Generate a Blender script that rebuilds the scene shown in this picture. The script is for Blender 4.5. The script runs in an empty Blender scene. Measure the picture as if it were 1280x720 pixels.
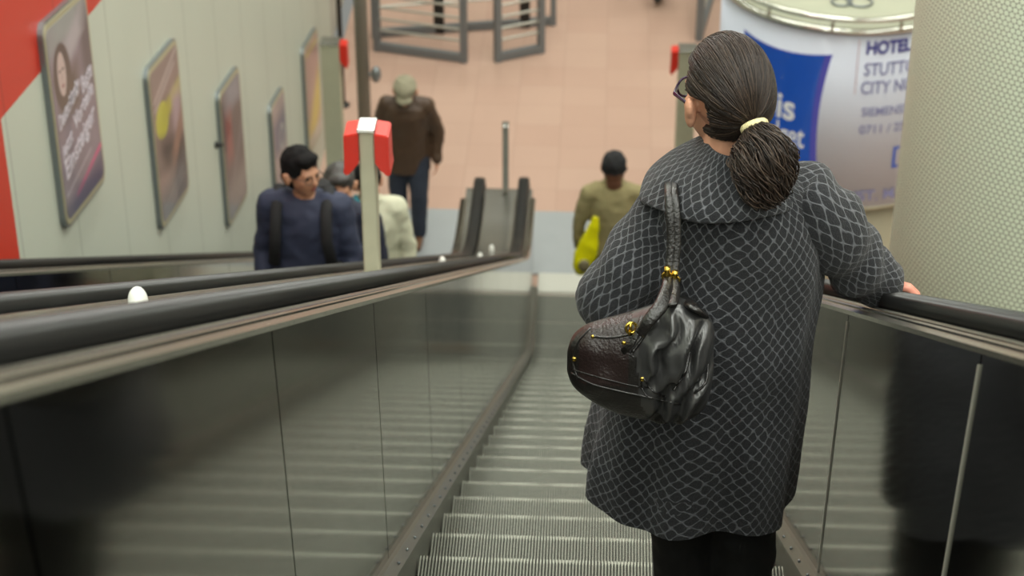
import bpy, bmesh, math, random
from mathutils import Vector, Matrix, Euler, noise
C = bpy.context.scene.collection
PI = math.pi
rnd = random.Random(7)

# ------------------------------------------------------------------ camera geometry
CAM = Vector((-.026, 0, 8.75)); TH = math.radians(31.284); PS = math.radians(2.7035); FPX = 2690.
def _axes():
    c, s, cp, sp = math.cos(TH), math.sin(TH), math.cos(PS), math.sin(PS)
    F = Vector((-sp*c, cp*c, -s)); R = Vector((cp, sp, 0)); return F, R, R.cross(F)
CF, CR, CU = _axes()
def at(px, py, x=None, Y=None, z=None):
    """point where the line of sight through a photo pixel meets a plane x=, y= or z="""
    r = CF + CR*((px-640)/FPX) - CU*((py-360)/FPX)
    if x is not None: t = (x-CAM.x)/r.x
    elif Y is not None: t = (Y-CAM.y)/r.y
    else: t = (z-CAM.z)/r.z
    return CAM + r*t
cam = bpy.data.cameras.new('camera'); co = bpy.data.objects.new('camera', cam); C.objects.link(co)
co.location = CAM; co.rotation_euler = (PI/2-TH, 0, PS)
cam.sensor_width = 36; cam.lens = 36*FPX/1280; cam.clip_start = .05; cam.clip_end = 100
cam.dof.use_dof = True; cam.dof.focus_distance = 4.45; cam.dof.aperture_fstop = 5.6
bpy.context.scene.camera = co

# ------------------------------------------------------------------ materials
def lin(c):
    return tuple(((v/255)/12.92 if v/255 <= .04045 else ((v/255+.055)/1.055)**2.4) for v in c)+(1,)
def mat(name, col, rough=.6, metal=0., spec=.5, noise_amt=0., noise_scale=20., bump=0., bump_scale=200., coat=0., aniso=0., trans=0.):
    m = bpy.data.materials.new(name); m.use_nodes = True
    nt = m.node_tree; b = nt.nodes['Principled BSDF']
    b.inputs['Base Color'].default_value = lin(col); b.inputs['Roughness'].default_value = rough
    b.inputs['Metallic'].default_value = metal; b.inputs['Specular IOR Level'].default_value = spec
    b.inputs['Coat Weight'].default_value = coat; b.inputs['Anisotropic'].default_value = aniso
    if noise_amt or bump:
        tc = nt.nodes.new('ShaderNodeTexCoord')
    if noise_amt:
        n = nt.nodes.new('ShaderNodeTexNoise'); n.inputs['Scale'].default_value = noise_scale; n.inputs['Detail'].default_value = 4
        nt.links.new(tc.outputs['Object'], n.inputs['Vector'])
        mx = nt.nodes.new('ShaderNodeMix'); mx.data_type = 'RGBA'
        c = lin(col)
        mx.inputs[6].default_value = tuple(max(0, v*(1-noise_amt)) for v in c[:3])+(1,)
        mx.inputs[7].default_value = tuple(min(1, v*(1+noise_amt)) for v in c[:3])+(1,)
        nt.links.new(n.outputs['Fac'], mx.inputs[0]); nt.links.new(mx.outputs[2], b.inputs['Base Color'])
    if bump:
        n = nt.nodes.new('ShaderNodeTexNoise'); n.inputs['Scale'].default_value = bump_scale; n.inputs['Detail'].default_value = 3
        nt.links.new(tc.outputs['Object'], n.inputs['Vector'])
        bp = nt.nodes.new('ShaderNodeBump'); bp.inputs['Strength'].default_value = bump; bp.inputs['Distance'].default_value = .01
        nt.links.new(n.outputs['Fac'], bp.inputs['Height']); nt.links.new(bp.outputs['Normal'], b.inputs['Normal'])
    return m
class NT:
    """tiny helper for building node graphs"""
    def __init__(s, m): s.t = m.node_tree; s.b = s.t.nodes['Principled BSDF']
    def n(s, typ, **kw):
        o = s.t.nodes.new(typ)
        for k, v in kw.items(): setattr(o, k, v)
        return o
    def put(s, v, sock):
        if hasattr(v, 'node'): s.t.links.new(v, sock)
        else: sock.default_value = v
    def m(s, op, a, b=0., c=0.):
        o = s.n('ShaderNodeMath', operation=op)
        for i, v in enumerate((a, b, c)): s.put(v, o.inputs[i])
        return o.outputs[0]
    def mix(s, f, a, b):
        o = s.n('ShaderNodeMix', data_type='RGBA'); s.put(f, o.inputs[0]); s.put(a, o.inputs[6]); s.put(b, o.inputs[7]); return o.outputs[2]
    def coords(s, kind='Object'):
        tc = s.n('ShaderNodeTexCoord'); sp = s.n('ShaderNodeSeparateXYZ'); s.t.links.new(tc.outputs[kind], sp.inputs[0])
        return tc.outputs[kind], sp.outputs[0], sp.outputs[1], sp.outputs[2]
    def noise(s, vec, scale, detail=3):
        o = s.n('ShaderNodeTexNoise'); s.put(vec, o.inputs['Vector']); o.inputs['Scale'].default_value = scale; o.inputs['Detail'].default_value = detail
        return o.outputs['Fac']
    def bump(s, h, st, d=.01):
        o = s.n('ShaderNodeBump'); o.inputs['Strength'].default_value = st; o.inputs['Distance'].default_value = d
        s.put(h, o.inputs['Height']); s.t.links.new(o.outputs['Normal'], s.b.inputs['Normal'])

M = {}
M['panel'] = mat('stainless_panel', (134, 131, 123), .09, 1., noise_amt=.06, noise_scale=3)
M['skirt'] = mat('skirt_steel', (128, 128, 120), .4, .8)
M['deck'] = mat('deck_steel', (178, 178, 174), .26, 1., noise_amt=.05, noise_scale=5)
M['trim'] = mat('trim_profile', (178, 174, 164), .25, 1.)
M['groove'] = mat('dark_groove', (38, 36, 32), .5)
M['rubber'] = mat('handrail_rubber', (25, 25, 25), .36, spec=.32, noise_amt=.2, noise_scale=4)
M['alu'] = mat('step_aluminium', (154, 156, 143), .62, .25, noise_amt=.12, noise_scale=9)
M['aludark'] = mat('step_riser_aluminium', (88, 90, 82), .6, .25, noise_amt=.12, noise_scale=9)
M['comb'] = mat('comb_metal', (196, 196, 186), .45, .4)
M['plate'] = mat('landing_plate_metal', (158, 162, 164), .5, .25, noise_amt=.05, noise_scale=6, bump=.05, bump_scale=300)
M['postmetal'] = mat('post_brushed_steel', (184, 182, 158), .45, .3, noise_amt=.08, noise_scale=12)
M['bolt'] = mat('bolt_steel', (232, 232, 226), .3, .1)
M['redbox'] = mat('red_plastic', (205, 44, 28), .4, noise_amt=.05)
M['frame'] = mat('poster_frame_metal', (128, 134, 136), .35, .6)
M['framelip'] = mat('poster_frame_lip', (176, 170, 140), .4, .3)
M['gate'] = mat('gate_grey_paint', (112, 116, 118), .5, .2)
M['gatebar'] = mat('gate_bar_steel', (178, 176, 166), .35, .5)
M['pole'] = mat('pole_grey', (134, 134, 126), .5, .2, noise_amt=.08, noise_scale=6)
M['skin'] = mat('skin', (205, 150, 122), .5, noise_amt=.06, noise_scale=60)
M['skin2'] = mat('skin_tan', (176, 128, 100), .55, noise_amt=.06, noise_scale=60)
M['handskin'] = mat('skin_hand', (214, 142, 122), .5, noise_amt=.06, noise_scale=60)
M['lip'] = mat('lips', (150, 78, 70), .5)
M['eye'] = mat('eye_dark', (30, 24, 20), .3)
M['hair'] = mat('dark_brown_hair', (40, 31, 26), .5, spec=.3, noise_amt=.45, noise_scale=40)
M['hairblack'] = mat('black_hair', (16, 15, 16), .8, spec=.2, noise_amt=.3, noise_scale=40)
M['hairgrey'] = mat('greying_hair', (62, 60, 58), .5, noise_amt=.4, noise_scale=60)
M['tie'] = mat('cream_hair_tie', (222, 210, 160), .6, bump=.4, bump_scale=150)
M['glasses'] = mat('purple_glasses_frame', (46, 24, 58), .25)
M['trouser'] = mat('black_trousers', (17, 17, 18), .8, noise_amt=.2, noise_scale=15)
M['shoe'] = mat('black_shoe', (20, 19, 18), .4)
M['shoebrown'] = mat('brown_shoe', (104, 72, 48), .5)
M['jeans'] = mat('dark_jeans', (42, 48, 62), .8, noise_amt=.3, noise_scale=12)
M['navy'] = mat('navy_jacket', (44, 50, 72), .75, noise_amt=.18, noise_scale=9)
M['navydark'] = mat('dark_navy_coat', (32, 36, 54), .75, noise_amt=.2, noise_scale=9)
M['strapblack'] = mat('black_webbing', (24, 24, 26), .8)
M['brownjacket'] = mat('brown_leather_jacket', (74, 54, 38), .55, noise_amt=.25, noise_scale=8)
M['cap'] = mat('grey_flat_cap', (140, 134, 112), .85, noise_amt=.2, noise_scale=40)
M['white'] = mat('cream_white_jacket', (200, 200, 176), .8, noise_amt=.08, noise_scale=12)
M['teal'] = mat('teal_scarf', (70, 150, 168), .8)
M['olive'] = mat('olive_jacket', (140, 130, 92), .85, noise_amt=.12, noise_scale=14)
M['beanie'] = mat('black_knit_beanie', (26, 26, 28), .9, bump=.5, bump_scale=90)
M['yellow'] = mat('yellow_bag_plastic', (222, 216, 12), .35, noise_amt=.1, noise_scale=14)
M['bagprint'] = mat('bag_grey_print', (120, 112, 84), .5)
M['beige'] = mat('beige_trousers', (150, 146, 124), .8)
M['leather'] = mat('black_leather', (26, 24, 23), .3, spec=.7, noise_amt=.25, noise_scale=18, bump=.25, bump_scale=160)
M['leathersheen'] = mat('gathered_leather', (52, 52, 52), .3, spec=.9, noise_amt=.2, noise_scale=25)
M['leatherred'] = mat('dark_maroon_leather', (36, 25, 24), .35, spec=.6, noise_amt=.2, noise_scale=20, bump=.25, bump_scale=160)
M['gold'] = mat('brass_fitting', (214, 182, 84), .25, 1.)
M['adwhite'] = mat('advert_print_white', (198, 203, 218), .5, spec=.3, coat=.12)
M['adblue'] = mat('advert_print_blue', (26, 86, 196), .4, coat=.4)
M['adviolet'] = mat('advert_print_violet', (84, 84, 190), .4, coat=.4)
M['adtext'] = mat('advert_text_blue', (70, 72, 150), .5)
M['adtext2'] = mat('advert_text_lavender', (134, 138, 184), .5)
M['adline'] = mat('advert_line_rose', (196, 150, 150), .5)
M['adtextw'] = mat('advert_text_white', (232, 236, 244), .5)
M['chrome'] = mat('chrome_rim', (190, 190, 182), .18, 1.)
M['topdisc'] = mat('drum_top', (160, 162, 142), .6, noise_amt=.06, noise_scale=6)
M['base'] = mat('drum_base', (164, 158, 136), .55, noise_amt=.05)
M['ceil'] = mat('ceiling_paint', (200, 198, 188), .8)
M['wallgrey'] = mat('plain_wall', (188, 186, 176), .7)
M['clad'] = mat('cladding', (140, 138, 130), .4, .5)
M['black'] = mat('black_trim', (26, 26, 24), .4)

# white wall with vertical panel joints every 0.89 m
def wallmat(name, col):
    m = mat(name, col, .38); g = NT(m); vec, X, Y, Z = g.coords()
    fr = g.m('FRACT', g.m('DIVIDE', g.m('SUBTRACT', Y, 7.72-8.9), .89))
    d = g.m('ABSOLUTE', g.m('SUBTRACT', fr, .5))
    line = g.m('GREATER_THAN', d, .4945)
    c = lin(col); nz = g.noise(vec, 1.3)
    a = g.mix(nz, tuple(v*.95 for v in c[:3])+(1,), tuple(min(1, v*1.05) for v in c[:3])+(1,))
    out = g.mix(line, a, tuple(v*.5 for v in c[:3])+(1,))
    g.put(out, g.b.inputs['Base Color']); g.bump(g.m('SUBTRACT', 1., line), .3, .01)
    return m
M['wallwhite'] = wallmat('wall_white_panels', (192, 197, 184))
M['wallred'] = wallmat('wall_red_panels', (196, 46, 24))
# pink stone tiles
m = mat('pink_floor_tiles', (190, 160, 146), .65, spec=.3); g = NT(m); vec, X, Y, Z = g.coords(); M['floor'] = m
fx = g.m('ABSOLUTE', g.m('SUBTRACT', g.m('FRACT', g.m('DIVIDE', X, .4)), .5)); fy = g.m('ABSOLUTE', g.m('SUBTRACT', g.m('FRACT', g.m('DIVIDE', Y, .4)), .5))
ln = g.m('GREATER_THAN', g.m('MAXIMUM', fx, fy), .493)
vv = g.n('ShaderNodeTexWhiteNoise', noise_dimensions='2D'); cb = g.n('ShaderNodeCombineXYZ')
g.put(g.m('FLOOR', g.m('DIVIDE', X, .4)), cb.inputs[0]); g.put(g.m('FLOOR', g.m('DIVIDE', Y, .4)), cb.inputs[1]); g.put(cb.outputs[0], vv.inputs['Vector'])
base = g.mix(g.noise(vec, .7), lin((182, 152, 136)), lin((198, 168, 150)))
base = g.mix(g.m('MULTIPLY', vv.outputs['Value'], .25), base, lin((172, 134, 118)))
base = g.mix(g.m('MULTIPLY', g.noise(vec, 90, 2), .35), base, lin((150, 118, 104)))
g.put(g.mix(g.m('MULTIPLY', ln, .4), base, lin((140, 112, 100))), g.b.inputs['Base Color'])
# round mosaic tiles, laid out in UV metres
m = mat('round_mosaic_tiles', (190, 190, 165), .45, spec=.3); g = NT(m); vec, U, V, _ = g.coords('UV'); M['mosaic'] = m
P = .0208
def hexd(ou, ov):
    a = g.m('SUBTRACT', g.m('FRACT', g.m('ADD', g.m('DIVIDE', U, P), ou)), .5)
    b = g.m('MULTIPLY', g.m('SUBTRACT', g.m('FRACT', g.m('ADD', g.m('DIVIDE', V, P*1.732), ov)), .5), 1.732)
    return g.m('SQRT', g.m('ADD', g.m('MULTIPLY', a, a), g.m('MULTIPLY', b, b)))
d = g.m('MINIMUM', hexd(0, 0), hexd(.5, .5))
dot = g.n('ShaderNodeMapRange'); g.put(d, dot.inputs[0]); dot.inputs[1].default_value = .50; dot.inputs[2].default_value = .42
tint = g.mix(g.noise(vec, 60, 1), lin((212, 224, 204)), lin((232, 243, 224)))
g.put(g.mix(dot.outputs[0], lin((112, 120, 102)), tint), g.b.inputs['Base Color']); g.bump(dot.outputs[0], .4, .004)
# charcoal knit with a pale diamond net (UV metres)
def knit(name, dark, pale):
    m = mat(name, (38, 38, 40), .9, spec=.2); g = NT(m); vec, U, V, _ = g.coords('UV')
    n1 = g.m('MULTIPLY', g.m('SUBTRACT', g.noise(vec, 34, 2), .5), .015)
    n2 = g.m('MULTIPLY', g.m('SUBTRACT', g.noise(vec, 27, 2), .5), .015)
    p = g.m('MULTIPLY', g.m('ADD', U, n1), 2*PI/.0230); q = g.m('MULTIPLY', g.m('ADD', V, n2), 2*PI/.0315)
    s = g.m('ADD', g.m('COSINE', p), g.m('COSINE', q))
    ab = g.m('ABSOLUTE', s)
    mr = g.n('ShaderNodeMapRange'); g.put(ab, mr.inputs[0]); mr.inputs[1].default_value = .50; mr.inputs[2].default_value = .04
    fz = g.m('ADD', .1, g.m('MULTIPLY', g.noise(vec, 130, 3), 1.25))
    fac = g.m('MULTIPLY', mr.outputs[0], g.m('MINIMUM', fz, 1.))
    darkc = g.mix(g.noise(vec, 300, 2), lin(dark), lin(tuple(v+22 for v in dark)))
    g.put(g.mix(fac, darkc, lin(pale)), g.b.inputs['Base Color'])
    g.bump(g.m('ADD', g.m('MULTIPLY', mr.outputs[0], .6), g.noise(vec, 420, 2)), .7, .004)
    g.b.inputs['Sheen Weight'].default_value = .15
    return m
M['knit'] = knit('charcoal_diamond_knit', (29, 30, 33), (114, 116, 121))

# ------------------------------------------------------------------ object helpers
def tag(o, label=None, cat=None, group=None, kind=None):
    if label: o['label'] = label
    if cat: o['category'] = cat
    if group: o['group'] = group
    if kind: o['kind'] = kind
    return o
def empty(name, loc, label=None, cat=None, group=None, rz=0):
    o = bpy.data.objects.new(name, None); C.objects.link(o); o.empty_display_size = .1
    o.location = loc; o.rotation_euler = (0, 0, rz); return tag(o, label, cat, group)
def mesh_obj(name, bm, mats, parent=None, smooth=False, recalc=True):
    if recalc: bmesh.ops.recalc_face_normals(bm, faces=bm.faces)
    me = bpy.data.meshes.new(name); bm.to_mesh(me); bm.free()
    return link(name, me, mats, parent, smooth)
def link(name, me, mats, parent=None, smooth=False):
    o = bpy.data.objects.new(name, me); C.objects.link(o)
    for m in (mats if isinstance(mats, (list, tuple)) else [mats]): me.materials.append(m)
    if smooth:
        for p in me.polygons: p.use_smooth = True
    if parent is not None:
        # shapes are written in world metres: keep them there under the parent's frame
        bpy.context.view_layer.update() if False else None
        mw = Matrix.LocRotScale(parent.location, parent.rotation_euler, parent.scale) if parent.parent is None else PMW[parent.name]
        me.transform(mw.inverted()); o.parent = parent; PMW[o.name] = mw
    return o
PMW = {}
def box(bm, c, s, rot=None, bevel=0):
    r = bmesh.ops.create_cube(bm, size=1)
    mt = Matrix.Translation(c) @ ((rot.to_matrix().to_4x4() if rot else Matrix())) @ Matrix.Diagonal((s[0], s[1], s[2], 1))
    bmesh.ops.transform(bm, matrix=mt, verts=r['verts'])
    if bevel:
        es = list({e for v in r['verts'] for e in v.link_edges})
        bmesh.ops.bevel(bm, geom=es, offset=bevel, segments=2, affect='EDGES', profile=.5)
def tube(bm, pts, rad, seg=12, cap=True, flat=1., up=None, closed=False, mi=0):
    """a tube along points; rad is a number or a list; flat squashes it across 'up'"""
    pts = [Vector(p) for p in pts]; n = len(pts); rads = rad if isinstance(rad, (list, tuple)) else [rad]*n
    rings = []; prev = None
    for i, p in enumerate(pts):
        if closed: t = pts[(i+1) % n]-pts[i-1]
        else: t = pts[min(i+1, n-1)]-pts[max(i-1, 0)]
        t.normalize()
        if prev is None:
            u = Vector(up) if up else (Vector((0, 0, 1)) if abs(t.z) < .9 else Vector((0, 1, 0)))
        else: u = prev
        u = (u-t*u.dot(t)).normalized(); prev = u; w = t.cross(u)
        rings.append([bm.verts.new(p+(u*math.cos(2*PI*k/seg)*flat+w*math.sin(2*PI*k/seg))*rads[i]) for k in range(seg)])
    fs = []
    for i in range(n if closed else n-1):
        a, b = rings[i], rings[(i+1) % n]
        for k in range(seg): fs.append(bm.faces.new((a[k], a[(k+1) % seg], b[(k+1) % seg], b[k])))
    if cap and not closed: fs.append(bm.faces.new(rings[0][::-1])); fs.append(bm.faces.new(rings[-1]))
    for f_ in fs: f_.material_index = mi
def torus(bm, c, R, r, nrm=(0, 0, 1), seg=32, s2=8):
    q = Vector((0, 0, 1)).rotation_difference(Vector(nrm).normalized())
    tube(bm, [Vector(c)+q @ Vector((R*math.cos(2*PI*k/seg), R*math.sin(2*PI*k/seg), 0)) for k in range(seg)], r, s2, closed=True, up=q @ Vector((0, 0, 1)))
def ell(bm, c, r, rot=None, seg=20):
    q = bmesh.ops.create_uvsphere(bm, u_segments=seg, v_segments=seg//2+2, radius=1)
    mt = Matrix.Translation(c) @ (rot.to_matrix().to_4x4() if rot else Matrix()) @ Matrix.Diagonal((r[0], r[1], r[2], 1))
    bmesh.ops.transform(bm, matrix=mt, verts=q['verts'])
def capsule(bm, a, b, ra, rb, seg=14):
    a, b = Vector(a), Vector(b); L = (b-a).length; t = (b-a).normalized() if L > 1e-6 else Vector((0, 0, 1))
    pts, rr = [], []
    for k in range(5): an = -PI/2+PI/2*k/4; pts.append(a+t*(ra*math.sin(an))); rr.append(max(ra*math.cos(an), 1e-3))
    for k in range(1, 6): an = PI/2*k/5; pts.append(b+t*(rb*math.sin(an))); rr.append(max(rb*math.cos(an), 1e-3))
    pts.insert(5, b); rr.insert(5, rb)
    tube(bm, pts, rr, seg)
def chain(bm, pr):
    for (a, ra), (b, rb) in zip(pr[:-1], pr[1:]): capsule(bm, a, b, ra, rb)
def loft(bm, rings, seg=28, cap=True):
    vs = []
    for (c, a, b) in rings:
        vs.append([bm.verts.new((c[0]+a*math.cos(2*PI*k/seg), c[1]+b*math.sin(2*PI*k/seg), c[2])) for k in range(seg)])
    for p, q in zip(vs[:-1], vs[1:]):
        for k in range(seg): bm.faces.new((p[k], p[(k+1) % seg], q[(k+1) % seg], q[k]))
    if cap: bm.faces.new(vs[0][::-1]); bm.faces.new(vs[-1])
def voxel(name, bm, mats, vox, parent=None, smooth=3, paint=(), xf=None, disp=None):
    """melt the overlapping shapes of bm into one continuous skin"""
    bmesh.ops.recalc_face_normals(bm, faces=bm.faces)
    if xf is not None: bmesh.ops.transform(bm, matrix=xf, verts=bm.verts)
    me = bpy.data.meshes.new('tmp'); bm.to_mesh(me); bm.free()
    o = bpy.data.objects.new('tmp', me); C.objects.link(o)
    r = o.modifiers.new('r', 'REMESH'); r.mode = 'VOXEL'; r.voxel_size = vox
    if smooth: s = o.modifiers.new('s', 'SMOOTH'); s.iterations = smooth; s.factor = .5
    dg = bpy.context.evaluated_depsgraph_get(); ev = o.evaluated_get(dg)
    out = bpy.data.meshes.new_from_object(ev); out.name = name
    bpy.data.objects.remove(o); bpy.data.meshes.remove(me)
    out.materials.clear()
    if disp:
        for v in out.vertices: v.co = v.co+disp(v.co, v.normal)
    for (c, rad, mi) in paint:
        c = Vector(c)
        if xf is not None: c = xf @ c
        for p in out.polygons:
            d = p.center-c
            if (d.x/rad[0])**2+(d.y/rad[1])**2+(d.z/rad[2])**2 < 1: p.material_index = mi
    return link(name, out, mats, parent, True)
def spline(pts, n):
    """smooth curve (Catmull-Rom) through tuples of any length"""
    out = []; L = len(pts)-1
    for i in range(n+1):
        s = i/n*L; k = min(int(s), L-1); t = s-k
        p0, p1, p2, p3 = pts[max(k-1, 0)], pts[k], pts[k+1], pts[min(k+2, L)]
        out.append(tuple(.5*((2*b)+(-a+c)*t+(2*a-5*b+4*c-d)*t*t+(-a+3*b-3*c+d)*t**3) for a, b, c, d in zip(p0, p1, p2, p3)))
    return out

# ------------------------------------------------------------------ escalator profile
ZN0 = CAM.z-1.013; SL = math.tan(math.radians(30)); ZF = .022; YK = (ZN0-ZF)/SL; RT = 2.0; TT = RT*math.tan(math.radians(15))
YA, YB = YK-TT*math.cos(math.radians(30)), YK+TT
def nz(Y):
    """height of the line through the step noses"""
    if Y < YA: return ZN0-SL*Y
    if Y < YB: return ZF+RT-math.sqrt(RT*RT-(YB-Y)**2)
    return ZF
YEND = 14.55
def ys(a, b):
    r = [a]
    for y in [YA+(YB-YA)*k/14 for k in range(15)]:
        if a < y < b: r.append(y)
    r.append(b); return r
def sweep(bm, prof, a, b, up=0., mi=0):
    """sweep a closed (x, height-over-nose) profile along the escalator"""
    Ys = ys(a, b); rings = [[bm.verts.new((x, y, nz(y)+h+up)) for x, h in prof] for y in Ys]
    n = len(prof)
    for p, q in zip(rings[:-1], rings[1:]):
        for k in range(n): bm.faces.new((p[k], p[(k+1) % n], q[(k+1) % n], q[k])).material_index = mi
    bm.faces.new(rings[0][::-1]).material_index = mi; bm.faces.new(rings[-1]).material_index = mi
def rect(x0, x1, h0, h1): return [(x0, h0), (x1, h0), (x1, h1), (x0, h1)]

# ------------------------------------------------------------------ the setting
def struct(name, bm, mats, parent=None, smooth=False): return tag(mesh_obj(name, bm, mats, parent, smooth), kind='structure')
XW = -2.45
bm = bmesh.new(); box(bm, (2.6, 13, -.1), (10.3, 36, .2)); struct('floor', bm, M['floor'])
# left wall: white and red fields
bm = bmesh.new()
def poly(pts, mi):
    f_ = bm.faces.new([bm.verts.new((XW, y, z)) for y, z in pts]); f_.material_index = mi
YW = 17.35; ZT = 11.6
r1 = at(0, 150, x=XW); r2 = at(127, 0, x=XW); sl = (r2.z-r1.z)/(r2.y-r1.y)
yt = 12.5; zt_ = r1.z+sl*(yt-r1.y)
k0 = 7.66; zk = r1.z+sl*(k0-r1.y)
# the red field's edge climbs from the red upright strip towards the ceiling
dz = (at(127, 0, x=XW).z-zk)/(at(127, 0, x=XW).y-k0)
ye, ze = at(127, 0, x=XW).y, at(127, 0, x=XW).z
poly([(6.5, 0), (k0, 0), (k0, zk), (ye, ze), (ye+.25, ZT), (6.5, ZT)], 1); poly([(-5, 0), (6.5, 0), (6.5, ZT), (-5, ZT)], 0)  # unseen near stretch made white to keep red out of the reflections
poly([(k0, 0), (YW, 0), (YW, ZT), (ye+.25, ZT), (ye, ze), (k0, zk)], 0)
ex = bmesh.ops.extrude_face_region(bm, geom=bm.faces[:]); bmesh.ops.translate(bm, vec=(-.2, 0, 0), verts=[v for v in ex['geom'] if isinstance(v, bmesh.types.BMVert)])
struct('wall_left', bm, [M['wallwhite'], M['wallred']])
bm = bmesh.new(); box(bm, (7.75+.1, 13, 5.8), (.2, 36, 11.6)); struct('wall_right', bm, M['wallgrey'])
bm = bmesh.new(); box(bm, (2.6, 31.1, 5.8), (10.3, .2, 11.6)); struct('wall_back', bm, M['wallgrey'])
bm = bmesh.new(); box(bm, (2.6, -5.1, 5.8), (10.3, .2, 11.6)); struct('wall_front', bm, M['wallgrey'])
bm = bmesh.new(); box(bm, (2.6, 13, 11.7), (10.5, 36.4, .2)); struct('ceiling', bm, M['ceil'])
bm = bmesh.new(); box(bm, (XW-.3, 24.2, 5.8), (.2, 13.8, 11.6)); struct('wall_left_far', bm, M['wallgrey'])
# landing plates of the two escalators
COMB = 14.39
for nm, x0, x1 in (('landing_plate', -.80, .79), ('landing_plate', XW+.005, -.81)):
    t = empty(nm, ((x0+x1)/2, 15, 0), 'grey metal landing plate at the foot of the '+('near' if x0 > -1 else 'far left')+' escalator', 'floor plate', 'landing plates')
    bm = bmesh.new(); box(bm, ((x0+x1)/2, (COMB+.2+15.6)/2, .006), (x1-x0, 15.6-COMB-.2, .016)); mesh_obj('plate', bm, M['plate'], t)
    xc = 0. if x0 > -1 else -1.61
    bm = bmesh.new(); box(bm, (xc, COMB+.06, .008), (1.01, .29, .022))
    for k in range(56): box(bm, (xc-.496+k*.018, COMB-.10, .014), (.006, .06, .010))
    mesh_obj('comb', bm, M['comb'], t)

# ------------------------------------------------------------------ escalator steps
def step_mesh():
    path = [(-.4, 0), (-.022, 0), (-.003, 0), (0, -.004), (-.01, -.09), (-.03, -.16), (-.055, -.232)]
    n = 112; pitch = 1.0/n; dep = .010
    def build(idx, name):
        bm = bmesh.new(); rows = []
        for j in idx:
            y, z = path[j]
            yy, zz = (y, z-dep) if j <= 2 else (y-dep, z-(dep if j == 3 else 0))
            row = []
            for k in range(n):
                x0 = -.5+k*pitch
                for fx_, hi in ((0, 0), (.12, 1), (.45, 1), (.57, 0)):
                    row.append(bm.verts.new((x0+fx_*pitch, y if hi else yy, z if hi else zz)))
            rows.append(row)
        for j_, (a, b) in enumerate(zip(rows[:-1], rows[1:])):
            for k in range(len(a)-1):
                f_ = bm.faces.new((a[k], a[k+1], b[k+1], b[k])); top = k % 4 == 1
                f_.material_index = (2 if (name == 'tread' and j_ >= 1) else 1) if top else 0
        me = bpy.data.meshes.new(name); bm.to_mesh(me); bm.free(); return me
    return build((0, 1, 2, 3), 'tread'), build((3, 4, 5, 6), 'riser')
tread_me, riser_me = step_mesh()
M['alugroove'] = mat('step_groove_dirt', (62, 63, 56), .8); M['alunose'] = mat('step_pale_nosing', (178, 180, 165), .5, .3)  # ridge tops along the nose get a paler tone than the tread
for m_ in ('alugroove', 'alu', 'alunose'): tread_me.materials.append(M[m_])
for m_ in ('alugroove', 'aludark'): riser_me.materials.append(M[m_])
def place_step(x, Y, z, label, group):
    r = bpy.data.objects.new('escalator_step', None); C.objects.link(r); r.location = (x, Y, z); tag(r, label, 'escalator step', group)
    for nm, me in (('tread', tread_me), ('riser', riser_me)):
        o = bpy.data.objects.new(nm, me); C.objects.link(o); o.parent = r
for k in range(-7, 25):
    Y = 4.67+.4*k
    place_step(0, Y, nz(Y), 'grooved metal step of the near escalator that the woman in the diamond-knit coat rides', 'steps of the near escalator')
for k in range(2, 25):
    Y = 4.55+.4*k
    place_step(-1.61, Y, nz(Y)-.02, 'grooved metal step of the far left escalator beside the white wall', 'steps of the far escalator')
def tread_z(Y, x=0):
    y0, up = (4.67, 0) if x > -.8 else (4.55, -.02)
    k = math.ceil((Y-y0)/.4-1e-6); return nz(y0+.4*k)+up

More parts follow.
